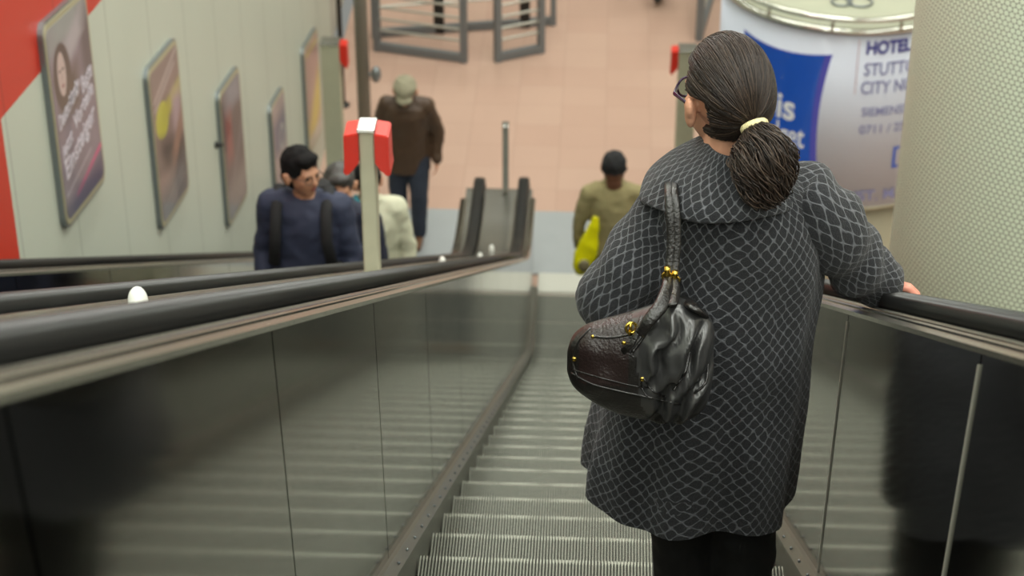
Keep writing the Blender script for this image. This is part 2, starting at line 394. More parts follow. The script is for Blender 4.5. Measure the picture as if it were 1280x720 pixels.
# ------------------------------------------------------------------ balustrades
def side(parent, xi, sgn, up, seams, y0, y1, details=True, bolts=False):
    """inner face of a balustrade at x = xi; sgn = +1 when the passage lies to its right"""
    X = lambda d: xi-sgn*d                     # d grows away from the passage
    cuts = [y0]+[s for s in seams if y0 < s < y1]+[y1]
    for a, b in zip(cuts[:-1], cuts[1:]):
        bm = bmesh.new(); g_ = .004
        # the joints stand square to the slope: lean the panel ends
        Ys = ys(a+g_, b-g_); n_ = .26
        def lean(y, h): return y+(.84-h)*.14 if y0+.01 < y < YA-.3 else y
        rings = [[bm.verts.new((x, lean(y, h), nz(lean(y, h))+h+up)) for x, h in rect(X(0), X(.02), .075, .862)] for y in Ys]
        for p, q in zip(rings[:-1], rings[1:]):
            for k in range(4): bm.faces.new((p[k], p[(k+1) % 4], q[(k+1) % 4], q[k]))
        bm.faces.new(rings[0][::-1]); bm.faces.new(rings[-1]); mesh_obj('panel', bm, M['panel'], parent)
    for s in seams:
        if y0 < s < YA-.3 and sgn < 0:
            bm = bmesh.new(); l0, l1 = .08*.433, .82*.433
            w = .0035
            vs = []
            for x in (X(-.003), X(.0)):
                for (yy, h) in ((s-w, .08), (s+w, .08), (s+w, .82), (s-w, .82)):
                    yl = yy+(.84-h)*.14; vs.append(bm.verts.new((x, yl, nz(yl)+h+up)))
            a, b = vs[:4], vs[4:]
            bm.faces.new(a); bm.faces.new(b[::-1])
            for k in range(4): bm.faces.new((a[k], a[(k+1) % 4], b[(k+1) % 4], b[k]))
            mesh_obj('joint_strip', bm, M['comb'], parent)
    bm = bmesh.new(); sweep(bm, rect(X(-.026), X(.004), -.30, .055), y0, y1, up); mesh_obj('skirt', bm, M['skirt'], parent)
    bm = bmesh.new(); sweep(bm, [(X(-.034), .050), (X(-.034), .062), (X(-.012), .085), (X(.006), .085), (X(.006), .050)], y0, y1, up)
    g = mesh_obj('skirt_guard', bm, M['skirt'], parent)
    if bolts:
        y = 4.0
        while y < 10.5:
            bm = bmesh.new(); ell(bm, (X(-.026), y, nz(y)+.075+up), (.0045, .0045, .0045), seg=8); mesh_obj('screw', bm, M['frame'], g); y += .2
    # top trim profile: bright lip, dark groove, bright bead, rail base
    bm = bmesh.new()
    sweep(bm, [(X(-.006), .840), (X(-.012), .852), (X(.010), .864), (X(.018), .840)], y0, y1, up); mesh_obj('lower_trim', bm, M['trim'], parent)
    bm = bmesh.new(); sweep(bm, rect(X(.012), X(.05), .820, .852), y0, y1, up); mesh_obj('trim_groove', bm, M['groove'], parent)
    bm = bmesh.new(); sweep(bm, [(X(.022), .850), (X(.026), .863), (X(.038), .865), (X(.044), .850)], y0, y1, up); mesh_obj('upper_trim', bm, M['trim'], parent)
def handrail(xc, up, y0, label):
    """rubber handrail with rounded cross-section, wrapping round the newel"""
    path = [(y, nz(y)+.884+up) for y in ys(y0, YEND-.1)]
    cz = ZF+.884+up-.21; cy = YEND-.1
    for k in range(1, 13):
        a = PI/2-PI*k/12; path.append((cy+.21*math.cos(a), cz+.21*math.sin(a)))
    path.append((cy-.5, cz-.21))
    prof = []
    for k in range(17):
        a = PI*k/16; prof.append((.041*math.cos(a)*(1 if True else 1), .017*max(math.sin(a), 0)**.55))
    prof += [(-.043, -.012), (-.036, -.022), (.036, -.022), (.043, -.012)]
    bm = bmesh.new(); rings = []
    for i, (y, z) in enumerate(path):
        a = path[max(i-1, 0)]; b = path[min(i+1, len(path)-1)]; t = Vector((0, b[0]-a[0], b[1]-a[1])).normalized(); n_ = Vector((0, -t.z, t.y))
        rings.append([bm.verts.new(Vector((xc+px_, y, z))+n_*pz) for px_, pz in prof])
    for p, q in zip(rings[:-1], rings[1:]):
        for k in range(len(prof)): bm.faces.new((p[k], p[(k+1) % len(prof)], q[(k+1) % len(prof)], q[k]))
    bm.faces.new(rings[0][::-1]); bm.faces.new(rings[-1])
    o = mesh_obj('handrail', bm, M['rubber'], smooth=True)
    return tag(o, label, 'handrail', None)
def newel(parent, x0, x1, up):
    """rounded lower end of a balustrade"""
    bm = bmesh.new(); h = .84+up; pts = [(YEND-.35, .02), (YEND-.35, h)]
    cz, cy, r = h-.2, YEND-.11, .19
    pts = [(YEND-.3, h-.01), (cy, h-.01)]+[(cy+r*math.cos(PI/2-PI*k/10), cz+r*math.sin(PI/2-PI*k/10)) for k in range(1, 11)]+[(cy-.02, .0), (YEND-.3, 0)]
    a = [bm.verts.new((x0, y, z)) for y, z in pts]; b = [bm.verts.new((x1, y, z)) for y, z in pts]
    bm.faces.new(a); bm.faces.new(b[::-1])
    for k in range(len(pts)): bm.faces.new((a[k], a[(k+1) % len(a)], b[(k+1) % len(a)], b[k]))
    mesh_obj('newel_end', bm, M['deck'], parent)
YS = -3.2; YP = YEND-.3
seamsL = [-1.1, .2, 1.5, 2.8, 4.1, 5.35, 6.6, 7.9, 9.2, 10.5, 11.8]
seamsR = [-.25, 1.2, 2.65, 4.1, 5.55, 7, 8.45, 9.9, 11.35]
t = empty('escalator_balustrade', (-.8, 5, nz(5)), 'steel balustrade between the two escalators with a wide double-rail top', 'escalator side')
side(t, -.532, 1, 0, seamsL, YS, YP, bolts=True)
side(t, -1.078, -1, -.015, seamsL, YS, YP)
bm = bmesh.new(); sweep(bm, [(-.575, .852), (-.665, .856), (-.70, .862), (-.90, .856), (-.925, .842), (-1.035, .842), (-1.035, .80), (-.575, .80)], YS, YP); mesh_obj('deck', bm, M['deck'], t)
bm = bmesh.new(); sweep(bm, rect(-.560, -1.045, -1.2, .79), YS, YP-.02); mesh_obj('core', bm, M['clad'], t)
newel(t, -.553, -1.06, .0)
bm = bmesh.new(); sweep(bm, rect(-.665, -.672, .846, .874), YS, YP); sweep(bm, rect(-.898, -.904, .850, .864), YS, YP); mesh_obj('deck_ridge', bm, M['trim'], t)
t2 = empty('escalator_balustrade', (.65, 5, nz(5)), 'steel balustrade on the right of the woman, below the tiled column', 'escalator side')
side(t2, .532, -1, 0, seamsR, YS, YP, bolts=True)
bm = bmesh.new(); sweep(bm, [(.575, .852), (.665, .856), (.70, .862), (.80, .862), (.80, .80), (.575, .80)], YS, YP); mesh_obj('deck', bm, M['deck'], t2)
bm = bmesh.new(); sweep(bm, rect(.56, .79, -1.2, .80), YS, YP-.02); mesh_obj('core', bm, M['clad'], t2)
newel(t2, .553, .79, 0)
t3 = empty('escalator_balustrade', (-2.3, 5, nz(5)), 'steel balustrade against the white poster wall', 'escalator side')
side(t3, -2.142, 1, -.03, seamsL, YS, YP)
bm = bmesh.new(); sweep(bm, [(-2.185, .825), (-2.275, .828), (-2.31, .835), (XW+.003, .845), (XW+.003, .78), (-2.185, .78)], YS, YP); mesh_obj('deck', bm, M['black'], t3)
bm = bmesh.new(); sweep(bm, rect(-2.17, XW+.004, -1.2, .80), YS, YP-.02); mesh_obj('core', bm, M['clad'], t3)
newel(t3, -2.165, XW+.01, -.03)
handrail(-.62, 0, YS, 'black rubber handrail on the woman\'s left, along the near edge of the double balustrade')
handrail(-.96, -.010, YS, 'black rubber handrail on the far edge of the double balustrade, beside the passengers riding up')
handrail(.62, 0, YS, 'black rubber handrail under the woman\'s right hand, below the tiled column')
handrail(-2.23, -.03, YS, 'black rubber handrail running along the foot of the white poster wall')
# anti-slide studs on the double deck
for y in (3.05, 9.1, 12.0, 13.3):
    bm = bmesh.new(); zz = nz(y)+.862
    ell(bm, (-.80, y, zz+.012), (.017, .017, .028)); tube(bm, [(-.80, y, zz-.01), (-.80, y, zz+.006)], .017, 16)
    o = mesh_obj('deck_stud', bm, M['bolt'], smooth=True)
    tag(o, {3.05: 'round bright stud on the double deck nearest the camera', 9.1: 'small bright deck stud on the double balustrade behind the stop post', 12.0: 'small bright deck stud just before the slope ends', 13.3: 'small bright deck stud where the double balustrade turns level'}[y], 'deck stud', 'studs on the double deck')

# stop posts
def stop_post(name, base, h, w, dpt, label, boxes, matp, bw=.05, bh=.17, bd=.1):
    t = empty(name, base, label, 'post'); x, y, z = base
    bm = bmesh.new(); box(bm, (x, y, z+h/2), (w, dpt, h), bevel=.006); mesh_obj('post', bm, matp, t)
    bm = bmesh.new(); box(bm, (x, y, z+h+.004), (w+.006, dpt+.03, .012), bevel=.003); mesh_obj('post_cap', bm, M['deck'], t)
    for s in boxes:
        bm = bmesh.new(); x0 = x+s*w/2; x1 = x0+s*bw
        fr = [(x0, z+h-.004), (x1, z+h-.012), (x1+s*.001, z+h-bh*.80), (x1+s*.005, z+h-bh*1.04), (x1-s*.010, z+h-bh*1.08), (x1-s*bw*.55, z+h-bh*.90), (x0, z+h-bh*.78)]
        a = [bm.verts.new((px_, y-bd*.45, pz)) for px_, pz in fr]; b = [bm.verts.new((px_, y+bd*.55, pz)) for px_, pz in fr]
        bm.faces.new(a); bm.faces.new(b[::-1])
        for k in range(len(fr)): bm.faces.new((a[k], a[(k+1) % len(a)], b[(k+1) % len(a)], b[k]))
        bmesh.ops.bevel(bm, geom=bm.edges[:], offset=.004, segments=2, affect='EDGES')
        mesh_obj('red_guard', bm, M['redbox'], t)
    return t
yp = 6.15
pb = at(466, 342, x=-.80)
stop_post('stop_post', (pb.x, pb.y, nz(pb.y)+.861), at(466, 158, Y=pb.y).z-nz(pb.y)-.861, .054, .06, 'brushed steel post with red plastic guards standing on the double balustrade', (-1, 1), M['postmetal'], bw=.047, bh=.15, bd=.11)
pe = at(632, 208, Y=14.45)
stop_post('stop_post', (pe.x, 14.45, .85), at(632, 156, Y=14.45).z-.85, .045, .05, 'small steel post on the far end of the double balustrade', (), M['pole'])
pr_ = at(851, 262, z=.0)
stop_post('stop_post', (pr_.x, pr_.y, .0), at(851, 60, Y=pr_.y).z, .15, .12, 'tall steel stop post with a red guard, left of the woman\'s glasses', (-1,), M['postmetal'], bw=.06, bh=.2, bd=.12)
pl_ = at(423, 262, Y=pr_.y)
stop_post('stop_post', (pl_.x, pr_.y, .0), at(423, 52, Y=pr_.y).z, .15, .12, 'tall steel stop post with a red guard at the end of the white wall', (1,), M['postmetal'], bw=.06, bh=.2, bd=.12)
# tall grey pole with a small box
pp = at(456, 150, Y=16.6)
t = empty('steel_pole', (pp.x, 16.6, 0), 'tall grey steel pole rising behind the stop post at the wall end', 'pole')
bm = bmesh.new(); tube(bm, [(pp.x, 16.6, 0), (pp.x, 16.6, 6.0)], .058, 20); mesh_obj('pole', bm, M['pole'], t, True)
bm = bmesh.new(); tube(bm, [(pp.x, 16.6, 0), (pp.x, 16.6, .03)], .11, 20); mesh_obj('base_flange', bm, M['pole'], t, True)
q = at(470, 93, Y=16.6); bm = bmesh.new(); tube(bm, [(pp.x, 16.6, q.z), (q.x-.02, 16.6, q.z)], .015, 8); ell(bm, (q.x, 16.6, q.z), (.045, .05, .075)); mesh_obj('sensor_box', bm, M['frame'], t, True)
q = at(424, 20, Y=17.5)
bm = bmesh.new(); tube(bm, [(q.x, 17.5, 0), (q.x, 17.5, 6)], .022, 12); tube(bm, [(q.x, 17.5, 0), (q.x, 17.5, .02)], .06, 12)
tag(mesh_obj('thin_pole', bm, M['black'], None, True), 'thin dark pole close to the end of the white wall', 'pole')

# ------------------------------------------------------------------ posters on the left wall
SH = -.2
def poster(label, c, painter):
    ya = (c[0].y+c[3].y)/2; yb = (c[1].y+c[2].y)/2; zt = c[0].z+.05; zb = c[3].z-.03; w = yb-ya; h = zt-zb
    t = empty('wall_poster', (XW, (ya+yb)/2, zb), label, 'poster', 'posters on the white wall')
    def P(u, v, d): return Vector((XW+d, ya+u*w, zb+v*h+SH*u*w))      # u along the wall, v up
    def plate(bm, u0, u1, v0, v1, d0, d1, r, mi=0):
        pts = []
        for cu, cv, a0 in ((u1-r/w, v1-r/h, 0), (u0+r/w, v1-r/h, PI/2), (u0+r/w, v0+r/h, PI), (u1-r/w, v0+r/h, 1.5*PI)):
            for k in range(6): a = a0+PI/2*k/5; pts.append((cu+r/w*math.cos(a), cv+r/h*math.sin(a)))
        a = [bm.verts.new(P(u, v, d0)) for u, v in pts]; b = [bm.verts.new(P(u, v, d1)) for u, v in pts]
        bm.faces.new(a); bm.faces.new(b[::-1])
        for k in range(len(pts)): bm.faces.new((a[k], a[(k+1) % len(a)], b[(k+1) % len(a)], b[k]))
    bm = bmesh.new(); plate(bm, 0, 1, 0, 1, .0, .024, .07); mesh_obj('frame', bm, M['frame'], t)
    bm = bmesh.new(); plate(bm, .015, .985, .015, .985, .024, .028, .06); mesh_obj('frame_lip', bm, M['framelip'], t)
    bm = bmesh.new(); plate(bm, .045, .955, .04, .96, .028, .030, .05); sheet = mesh_obj('print', bm, painter(ya, w, zb, h), t)
    return t, P, sheet, w, h
def printmat(name, bg, shapes):
    """flat print: list of (kind, u, v, ru, rv, colour, slant)"""
    def mk(ya, w, zb, h):
        m = mat(name, bg, .3, coat=.25); g = NT(m)
        ge = g.n('ShaderNodeNewGeometry'); sp = g.n('ShaderNodeSeparateXYZ'); g.put(ge.outputs['Position'], sp.inputs[0])
        u = g.m('DIVIDE', g.m('SUBTRACT', sp.outputs[1], ya), w)
        v = g.m('DIVIDE', g.m('SUBTRACT', g.m('SUBTRACT', sp.outputs[2], zb), g.m('MULTIPLY', g.m('SUBTRACT', sp.outputs[1], ya), SH)), h)
        nzv = g.noise(ge.outputs['Position'], 7, 3)
        c = lin(bg); col = g.mix(nzv, tuple(x*.7 for x in c[:3])+(1,), tuple(min(1, x*1.35) for x in c[:3])+(1,))
        for kind, cu, cv, ru, rv, cc, sl_ in shapes:
            du = g.m('SUBTRACT', u, cu); dv = g.m('SUBTRACT', g.m('SUBTRACT', v, cv), g.m('MULTIPLY', du, sl_))
            du = g.m('DIVIDE', g.m('ABSOLUTE', du), ru); dv = g.m('DIVIDE', g.m('ABSOLUTE', dv), rv)
            if kind == 'e': q_ = g.m('SQRT', g.m('ADD', g.m('MULTIPLY', du, du), g.m('MULTIPLY', dv, dv)))
            else: q_ = g.m('MAXIMUM', du, dv)
            mr = g.n('ShaderNodeMapRange'); g.put(q_, mr.inputs[0]); e_ = .04 if kind != 's' else .5; mr.inputs[1].default_value = 1+e_; mr.inputs[2].default_value = 1-e_
            col = g.mix(mr.outputs[0], col, lin(cc))
        g.put(col, g.b.inputs['Base Color']); return m
    return mk
def text_mesh(txt, size, bold=0., shear=0.):
    cu = bpy.data.curves.new('t', 'FONT'); cu.body = txt; cu.size = size; cu.offset = bold; cu.extrude = .0006; cu.shear = shear
    o = bpy.data.objects.new('t', cu); C.objects.link(o); bpy.context.view_layer.update()
    me = bpy.data.meshes.new_from_object(o.evaluated_get(bpy.context.evaluated_depsgraph_get())); bpy.data.objects.remove(o); bpy.data.curves.remove(cu)
    return me
def poster_text(t, P, w, h, sheet, txt, u, v, hh, ulen, m, rise=0., name='lettering'):
    me = text_mesh(txt, 1., .012)
    xs = [q.co.x for q in me.vertices]; L = max(xs)-min(xs)
    for q in me.vertices:
        a = (q.co.x-min(xs))/L*ulen
        q.co = P(u+a, v+q.co.y*hh/h*1.35+rise*a, .0305+q.co.z)
    me.materials.clear(); return link(name, me, m, sheet)
M['txt1'] = mat('poster_text_white', (205, 196, 206), .5)
cn = lambda *p: [at(a, b, x=XW) for a, b in p]
t, P, sh, w, h = poster('nearest wall poster, portrait of a dark-haired woman over slanting white words and a pink stripe', cn((43, 50), (100, 3), (126, 210), (78, 277)),
    printmat('poster_print_portrait', (122, 110, 124), [
        ('s', .5, .93, .5, .09, (140, 146, 148), 0), ('s', .88, .72, .14, .17, (74, 68, 80), 0), ('s', .60, .83, .20, .06, (166, 160, 168), .25),
        ('e', .28, .70, .19, .16, (56, 48, 52), 0), ('s', .38, .60, .22, .10, (70, 58, 54), 0), ('e', .27, .715, .088, .105, (188, 166, 164), 0),
        ('e', .235, .735, .02, .008, (60, 48, 50), 0), ('e', .305, .735, .02, .008, (60, 48, 50), 0), ('e', .27, .66, .03, .009, (150, 92, 96), 0), ('e', .27, .70, .010, .016, (170, 146, 144), 0),
        ('r', .62, .155, .33, .014, (206, 66, 126), .16), ('s', .55, .07, .6, .07, (52, 52, 92), .08), ('r', .4, .20, .32, .004, (180, 170, 186), .14)]))
for tx, u, v, hh, ul in (('Deutschlands', .10, .475, .075, .48), ('starke', .36, .545, .055, .25), ('Beste', .66, .53, .09, .26), ('jetzt', .10, .335, .07, .24), ('Vorteile', .40, .40, .085, .50), ('Einsteiger', .12, .225, .10, .76)):
    poster_text(t, P, w, h, sh, tx, u, v, hh, ul, M['txt1'], .18)
t, P, sh, w, h = poster('second wall poster from the camera, yellow patch above a dark picture', cn((178, 100), (215, 58), (231, 222), (197, 284)),
    printmat('poster_print_yellow', (128, 106, 104), [('s', .5, .9, .5, .05, (120, 104, 104), 0), ('r', .5, .86, .42, .012, (176, 160, 160), .2), ('r', .45, .80, .38, .012, (170, 156, 158), .2),
        ('e', .3, .63, .21, .11, (190, 184, 58), 0), ('s', .7, .68, .3, .05, (180, 170, 60), .1), ('s', .78, .58, .14, .12, (176, 150, 158), 0), ('s', .55, .36, .45, .10, (52, 48, 52), -.2), ('s', .75, .42, .2, .07, (150, 112, 98), .5),
        ('s', .5, .12, .5, .13, (82, 84, 90), .1), ('r', .5, .16, .35, .006, (130, 130, 134), .15), ('r', .5, .11, .35, .006, (130, 130, 134), .15)]))
t, P, sh, w, h = poster('third wall poster from the camera, dark picture with a red streak', cn((269, 125), (293, 94), (306, 240), (281, 283)),
    printmat('poster_print_dark', (70, 62, 70), [('s', .6, .88, .35, .09, (120, 124, 140), 0), ('s', .3, .62, .14, .16, (136, 62, 66), 0), ('r', .55, .42, .5, .01, (124, 116, 124), .5), ('r', .55, .36, .5, .012, (110, 106, 116), .5), ('s', .5, .14, .6, .14, (118, 112, 112), 0)]))
t, P, sh, w, h = poster('fourth wall poster from the camera, blue band above pale pink, beside the young man\'s head', cn((335, 140), (352, 114), (356, 222), (341, 250)),
    printmat('poster_print_blue', (150, 132, 136), [('s', .5, .62, .6, .17, (58, 66, 108), 0), ('e', .62, .55, .2, .14, (150, 150, 160), 0), ('e', .62, .55, .12, .09, (70, 74, 108), 0)]))
t, P, sh, w, h = poster('farthest and highest wall poster, pink above a slanting yellow field', cn((375, 70), (392, 45), (399, 150), (383, 190)),
    printmat('poster_print_pink', (176, 140, 134), [('s', .6, .3, .6, .19, (206, 184, 52), .45), ('r', .5, .9, .4, .02, (196, 180, 100), 0), ('s', .5, .06, .5, .08, (190, 186, 176), 0)]))
bm = bmesh.new(); q = at(269, 181, x=XW); tube(bm, [(XW, q.y, q.z), (XW+.02, q.y, q.z)], .022, 12); tube(bm, [(XW+.02, q.y, q.z), (XW+.05, q.y, q.z)], .012, 12)
tag(mesh_obj('wall_knob', bm, M['black'], None), 'small dark knob on the white wall beside the third poster', 'wall fitting')  # plain dark knob fixed to the wall

# ------------------------------------------------------------------ tiled column
RC = .62
b0 = at(1113, 300, Y=7.) - CAM; beta = math.atan2(b0.x, b0.y); Dc = 7.25; bc = beta+math.asin(RC/Dc)
CC = Vector((CAM.x+Dc*math.sin(bc), Dc*math.cos(bc), 0))
def cyl_uv(name, c, R, z0, z1, m, seg=96, parent=None, smooth=True):
    bm = bmesh.new(); uvl = bm.loops.layers.uv.new('uv'); a, b = [], []
    for k in range(seg):
        an = 2*PI*k/seg; a.append(bm.verts.new((c.x+R*math.cos(an), c.y+R*math.sin(an), z0))); b.append(bm.verts.new((c.x+R*math.cos(an), c.y+R*math.sin(an), z1)))
    for k in range(seg):
        f_ = bm.faces.new((a[k], a[(k+1) % seg], b[(k+1) % seg], b[k])); f_.smooth = True
        for l, (uu, vv_) in zip(f_.loops, ((k, z0), (k+1, z0), (k+1, z1), (k, z1))): l[uvl].uv = (uu/seg*2*PI*R, vv_)
    bm.faces.new(a[::-1]); bm.faces.new(b)
    return mesh_obj(name, bm, m, parent)
RC = round(2*PI*RC/P if False else RC, 3)
o = cyl_uv('tiled_column', CC, RC, 0, 11.6, M['mosaic'], 160)
tag(o, 'thick round column covered in small round cream mosaic tiles, right of the woman', 'column')

# ------------------------------------------------------------------ round advertising drum
DR = .89; DC = Vector((1.70, 14.42, 0)); zt = at(1062, 40, Y=DC.y-DR).z; zb = at(1066, 262, Y=DC.y-DR).z
t = empty('advertising_drum', DC, 'round advertising drum with blue and white hotel advert and chrome rim', 'advertising column')
bm = bmesh.new(); tube(bm, [DC+Vector((0, 0, 0)), DC+Vector((0, 0, zb+.01))], DR-.05, 64); mesh_obj('base', bm, M['base'], t, True)
adv = cyl_uv('advert_sheet', DC, DR, zb, zt, M['adwhite'], 96, t)
bm = bmesh.new(); torus(bm, DC+Vector((0, 0, zt)), DR+.005, .022, seg=72); torus(bm, DC+Vector((0, 0, zt+.10)), DR+.03, .018, seg=72)
for k in range(12): a = 2*PI*k/12-.2; p_ = DC+Vector(((DR+.015)*math.cos(a), (DR+.015)*math.sin(a), zt)); tube(bm, [p_, p_+Vector((0, 0, .1))], .012, 8)
mesh_obj('chrome_rim', bm, M['chrome'], t, True)
bm = bmesh.new(); torus(bm, DC+Vector((0, 0, zb)), DR-.01, .018, seg=72); mesh_obj('lower_rim', bm, M['base'], t, True)
bm = bmesh.new(); tube(bm, [DC+Vector((0, 0, zt-.02)), DC+Vector((0, 0, zt+.02)), DC+Vector((0, 0, zt+.07))], [DR-.01, DR-.02, DR-.10], 64); mesh_obj('top_cover', bm, M['topdisc'], t)
bm = bmesh.new()
for ppx, rr in ((1075, .085), (1052, .07)):
    q = at(ppx, 2, z=zt+.08); torus(bm, q, rr, .008, seg=28)
mesh_obj('lifting_ring', bm, M['frame'], t, True)
def cylp(px, py):
    """angle and height where a sight line meets the drum"""
    r = at(px, py, Y=1.)-CAM; ox, oy = CAM.x-DC.x, CAM.y-DC.y; a = r.x**2+r.y**2; b = 2*(ox*r.x+oy*r.y); c = ox*ox+oy*oy-DR*DR
    s = (-b-math.sqrt(max(b*b-4*a*c, 0)))/(2*a); p_ = CAM+r*s; return math.atan2(p_.y-DC.y, p_.x-DC.x), p_.z
def wrap(me, an0, z0, d=.004, sx=1., sy=1.):
    bm = bmesh.new(); bm.from_mesh(me)
    bmesh.ops.triangulate(bm, faces=bm.faces)
    for v in bm.verts:
        a = an0+v.co.x*sx/DR; r = DR+d+max(v.co.z, 0); v.co = Vector((DC.x+r*math.cos(a), DC.y+r*math.sin(a), z0+v.co.y*sy))
    bm.to_mesh(me); bm.free()
def drum_text(txt, px, py, py_top, m, bold=0., px_end=None, pre=None, part='lettering'):
    a0, z0 = cylp(px, py); a1, z1 = cylp(px, py_top); hgt = z1-z0
    cap_h = .73; size = hgt/cap_h
    me = text_mesh(txt, size, bold)
    sx = 1.
    if px_end:
        m2 = text_mesh(pre or txt, size, bold); a2, _ = cylp(px_end, py); sx = (a2-a0)*DR/max(v.co.x for v in m2.vertices); bpy.data.meshes.remove(m2)
    wrap(me, a0, z0, sx=sx); me.materials.clear(); return link(part, me, m, adv)
# blue pillow-shaped logo field
a0, z0 = cylp(920, 212); a1, z1 = cylp(1041, 68); zmid = (z0+z1)/2
def pillow(a0, a1, z0, z1, m, d, pinch=.06, nme='logo_field'):
    bm = bmesh.new(); N = 24; g_ = []
    for i in range(N+1):
        row = []
        for j in range(N+1):
            u, v = i/N*2-1, j/N*2-1
            aa = (a0+a1)/2+(a1-a0)/2*u*(1-pinch*3*(1-v*v)); zz = (z0+z1)/2+(z1-z0)/2*v*(1-pinch*(1-u*u))
            row.append(bm.verts.new((DC.x+(DR+d)*math.cos(aa), DC.y+(DR+d)*math.sin(aa), zz)))
        g_.append(row)
    for i in range(N):
        for j in range(N): bm.faces.new((g_[i][j], g_[i+1][j], g_[i+1][j+1], g_[i][j+1]))
    ex = bmesh.ops.extrude_face_region(bm, geom=bm.faces[:])
    for v in ex['geom']:
        if isinstance(v, bmesh.types.BMVert): v.co.x += (v.co.x-DC.x)*.0006; v.co.y += (v.co.y-DC.y)*.0006
    return mesh_obj(nme, bm, m, adv)
pillow(a0, a1, z0-.03, z1, M['adviolet'], .0010); pillow(a0, a1-.055, z0-.03, z1-.01, M['adblue'], .0022)
drum_text('ibis', 944, 134, 101, M['adtextw'], .006, 994); drum_text('budget', 941, 165, 136, M['adtextw'], .003, 1006)
drum_text('HOTEL', 1082, 67, 51, M['adtext'], .006, 1138)
drum_text('STUTTGART', 1079, 94, 78, M['adtext2'], .002, 1130, 'STUTT')
drum_text('CITY NORD', 1075, 117, 101, M['adtext2'], .002, 1127, 'CITY N')
drum_text('SIEMENSSTR.', 1076, 145, 134, M['adtext2'], .001, 1127, 'SIEMENS')
drum_text('0711 / 25', 1073, 167, 156, M['adtext2'], .001, 1112, '0711 /')
drum_text('HST. MA', 1056, 251, 238, M['adtext2'], .002, 1096, 'HST.')
a2, zb2 = cylp(1070, 118); a3, zt2 = cylp(1074, 50)
bm = bmesh.new()
for (ua, ub, va, vb) in ((a3, a3+.006, zb2, zt2),):
    vs = [bm.verts.new((DC.x+(DR+.003)*math.cos(a), DC.y+(DR+.003)*math.sin(a), z)) for a, z in ((ua, va), (ub, va), (ub, vb), (ua, vb))]; bm.faces.new(vs)
mesh_obj('rule_line', bm, M['adline'], adv)
bm = bmesh.new(); a4, z4 = cylp(1114, 210); a5, z5 = cylp(1114, 184); wd = z5-z4
for (ua, ub, va, vb) in ((0, .02, 0, 1), (.0, 1, 0, .12), (0, 1, .88, 1), (.13-.13, .13, 0, 1), (.87, 1, 0, 1)):
    vs = [bm.verts.new((DC.x+(DR+.003)*math.cos(a4+u*wd/DR), DC.y+(DR+.003)*math.sin(a4+u*wd/DR), z4+v*wd)) for u, v in ((ua, va), (ub, va), (ub, vb), (ua, vb))]; bm.faces.new(vs)
mesh_obj('square_mark', bm, M['adblue'], adv)

# ------------------------------------------------------------------ barrier gates at the far end
def leaf(label, a, b, h, nb, m=M['gate'], name='barrier_gate', w=.06, bot=.0, mb=M['gatebar'], group=None):
    a, b = Vector(a), Vector(b); t = empty(name, a, label, 'barrier', group); d = (b-a); L = d.length; rot = Euler((0, 0, math.atan2(d.y, d.x))); c = (a+b)/2
    bm = bmesh.new()
    for p_ in (a, b): box(bm, (p_.x, p_.y, (h+bot)/2), (w, w, h-bot), rot)
    for z in (bot+.05, h-.03): box(bm, (c.x, c.y, z), (L, w*.9, .075), rot)
    mesh_obj('frame', bm, m, t)
    for k in range(nb):
        z = bot+.16+(h-.2-bot)*(k+.5)/nb; bm = bmesh.new(); tube(bm, [(a.x, a.y, z), (b.x, b.y, z)], .013, 8); mesh_obj('bar', bm, mb, t)
    return t
g1, g2, g3, g4 = at(472, 63, z=0), at(580, 78, z=0), at(622, 77, z=0), at(676, 66, z=0)
leaf('wide grey barrier gate leaf with pale horizontal bars, left of the other', g1, g2, 1.25, 9)
leaf('narrow grey barrier gate leaf with pale horizontal bars, right of the gap', g3, g4, 1.25, 9)
b1, b2 = at(466, 55, z=0), at(690, 50, z=0); b1.y += .15; b2.y += .35; b1.z = b2.z = 0
t = leaf('long grey barrier rail standing straight behind the two gate leaves', b1, b2, 1.15, 3, name='barrier_rail', w=.05)
for u in (.36, .84):
    p_ = b1.lerp(b2, u); bm = bmesh.new(); box(bm, (p_.x, p_.y, .55), (.10, .06, 1.1)); mesh_obj('post', bm, M['black'], t)
s1, s2 = at(874, 50, z=0), at(896, -25, z=0)
leaf('grey slatted barrier seen end-on, above the woman\'s head', s1, s2, 1.3, 11, name='barrier_gate', w=.07, mb=M['gatebar'])
q = at(912, 62, z=0); bm = bmesh.new(); box(bm, (q.x, q.y, .55), (.10, .10, 1.1)); box(bm, (q.x, q.y, 1.12), (.12, .12, .04), bevel=.005)
tag(mesh_obj('barrier_post', bm, M['pole'], None), 'short grey post with a bright cap between the slatted barrier and the drum', 'post')

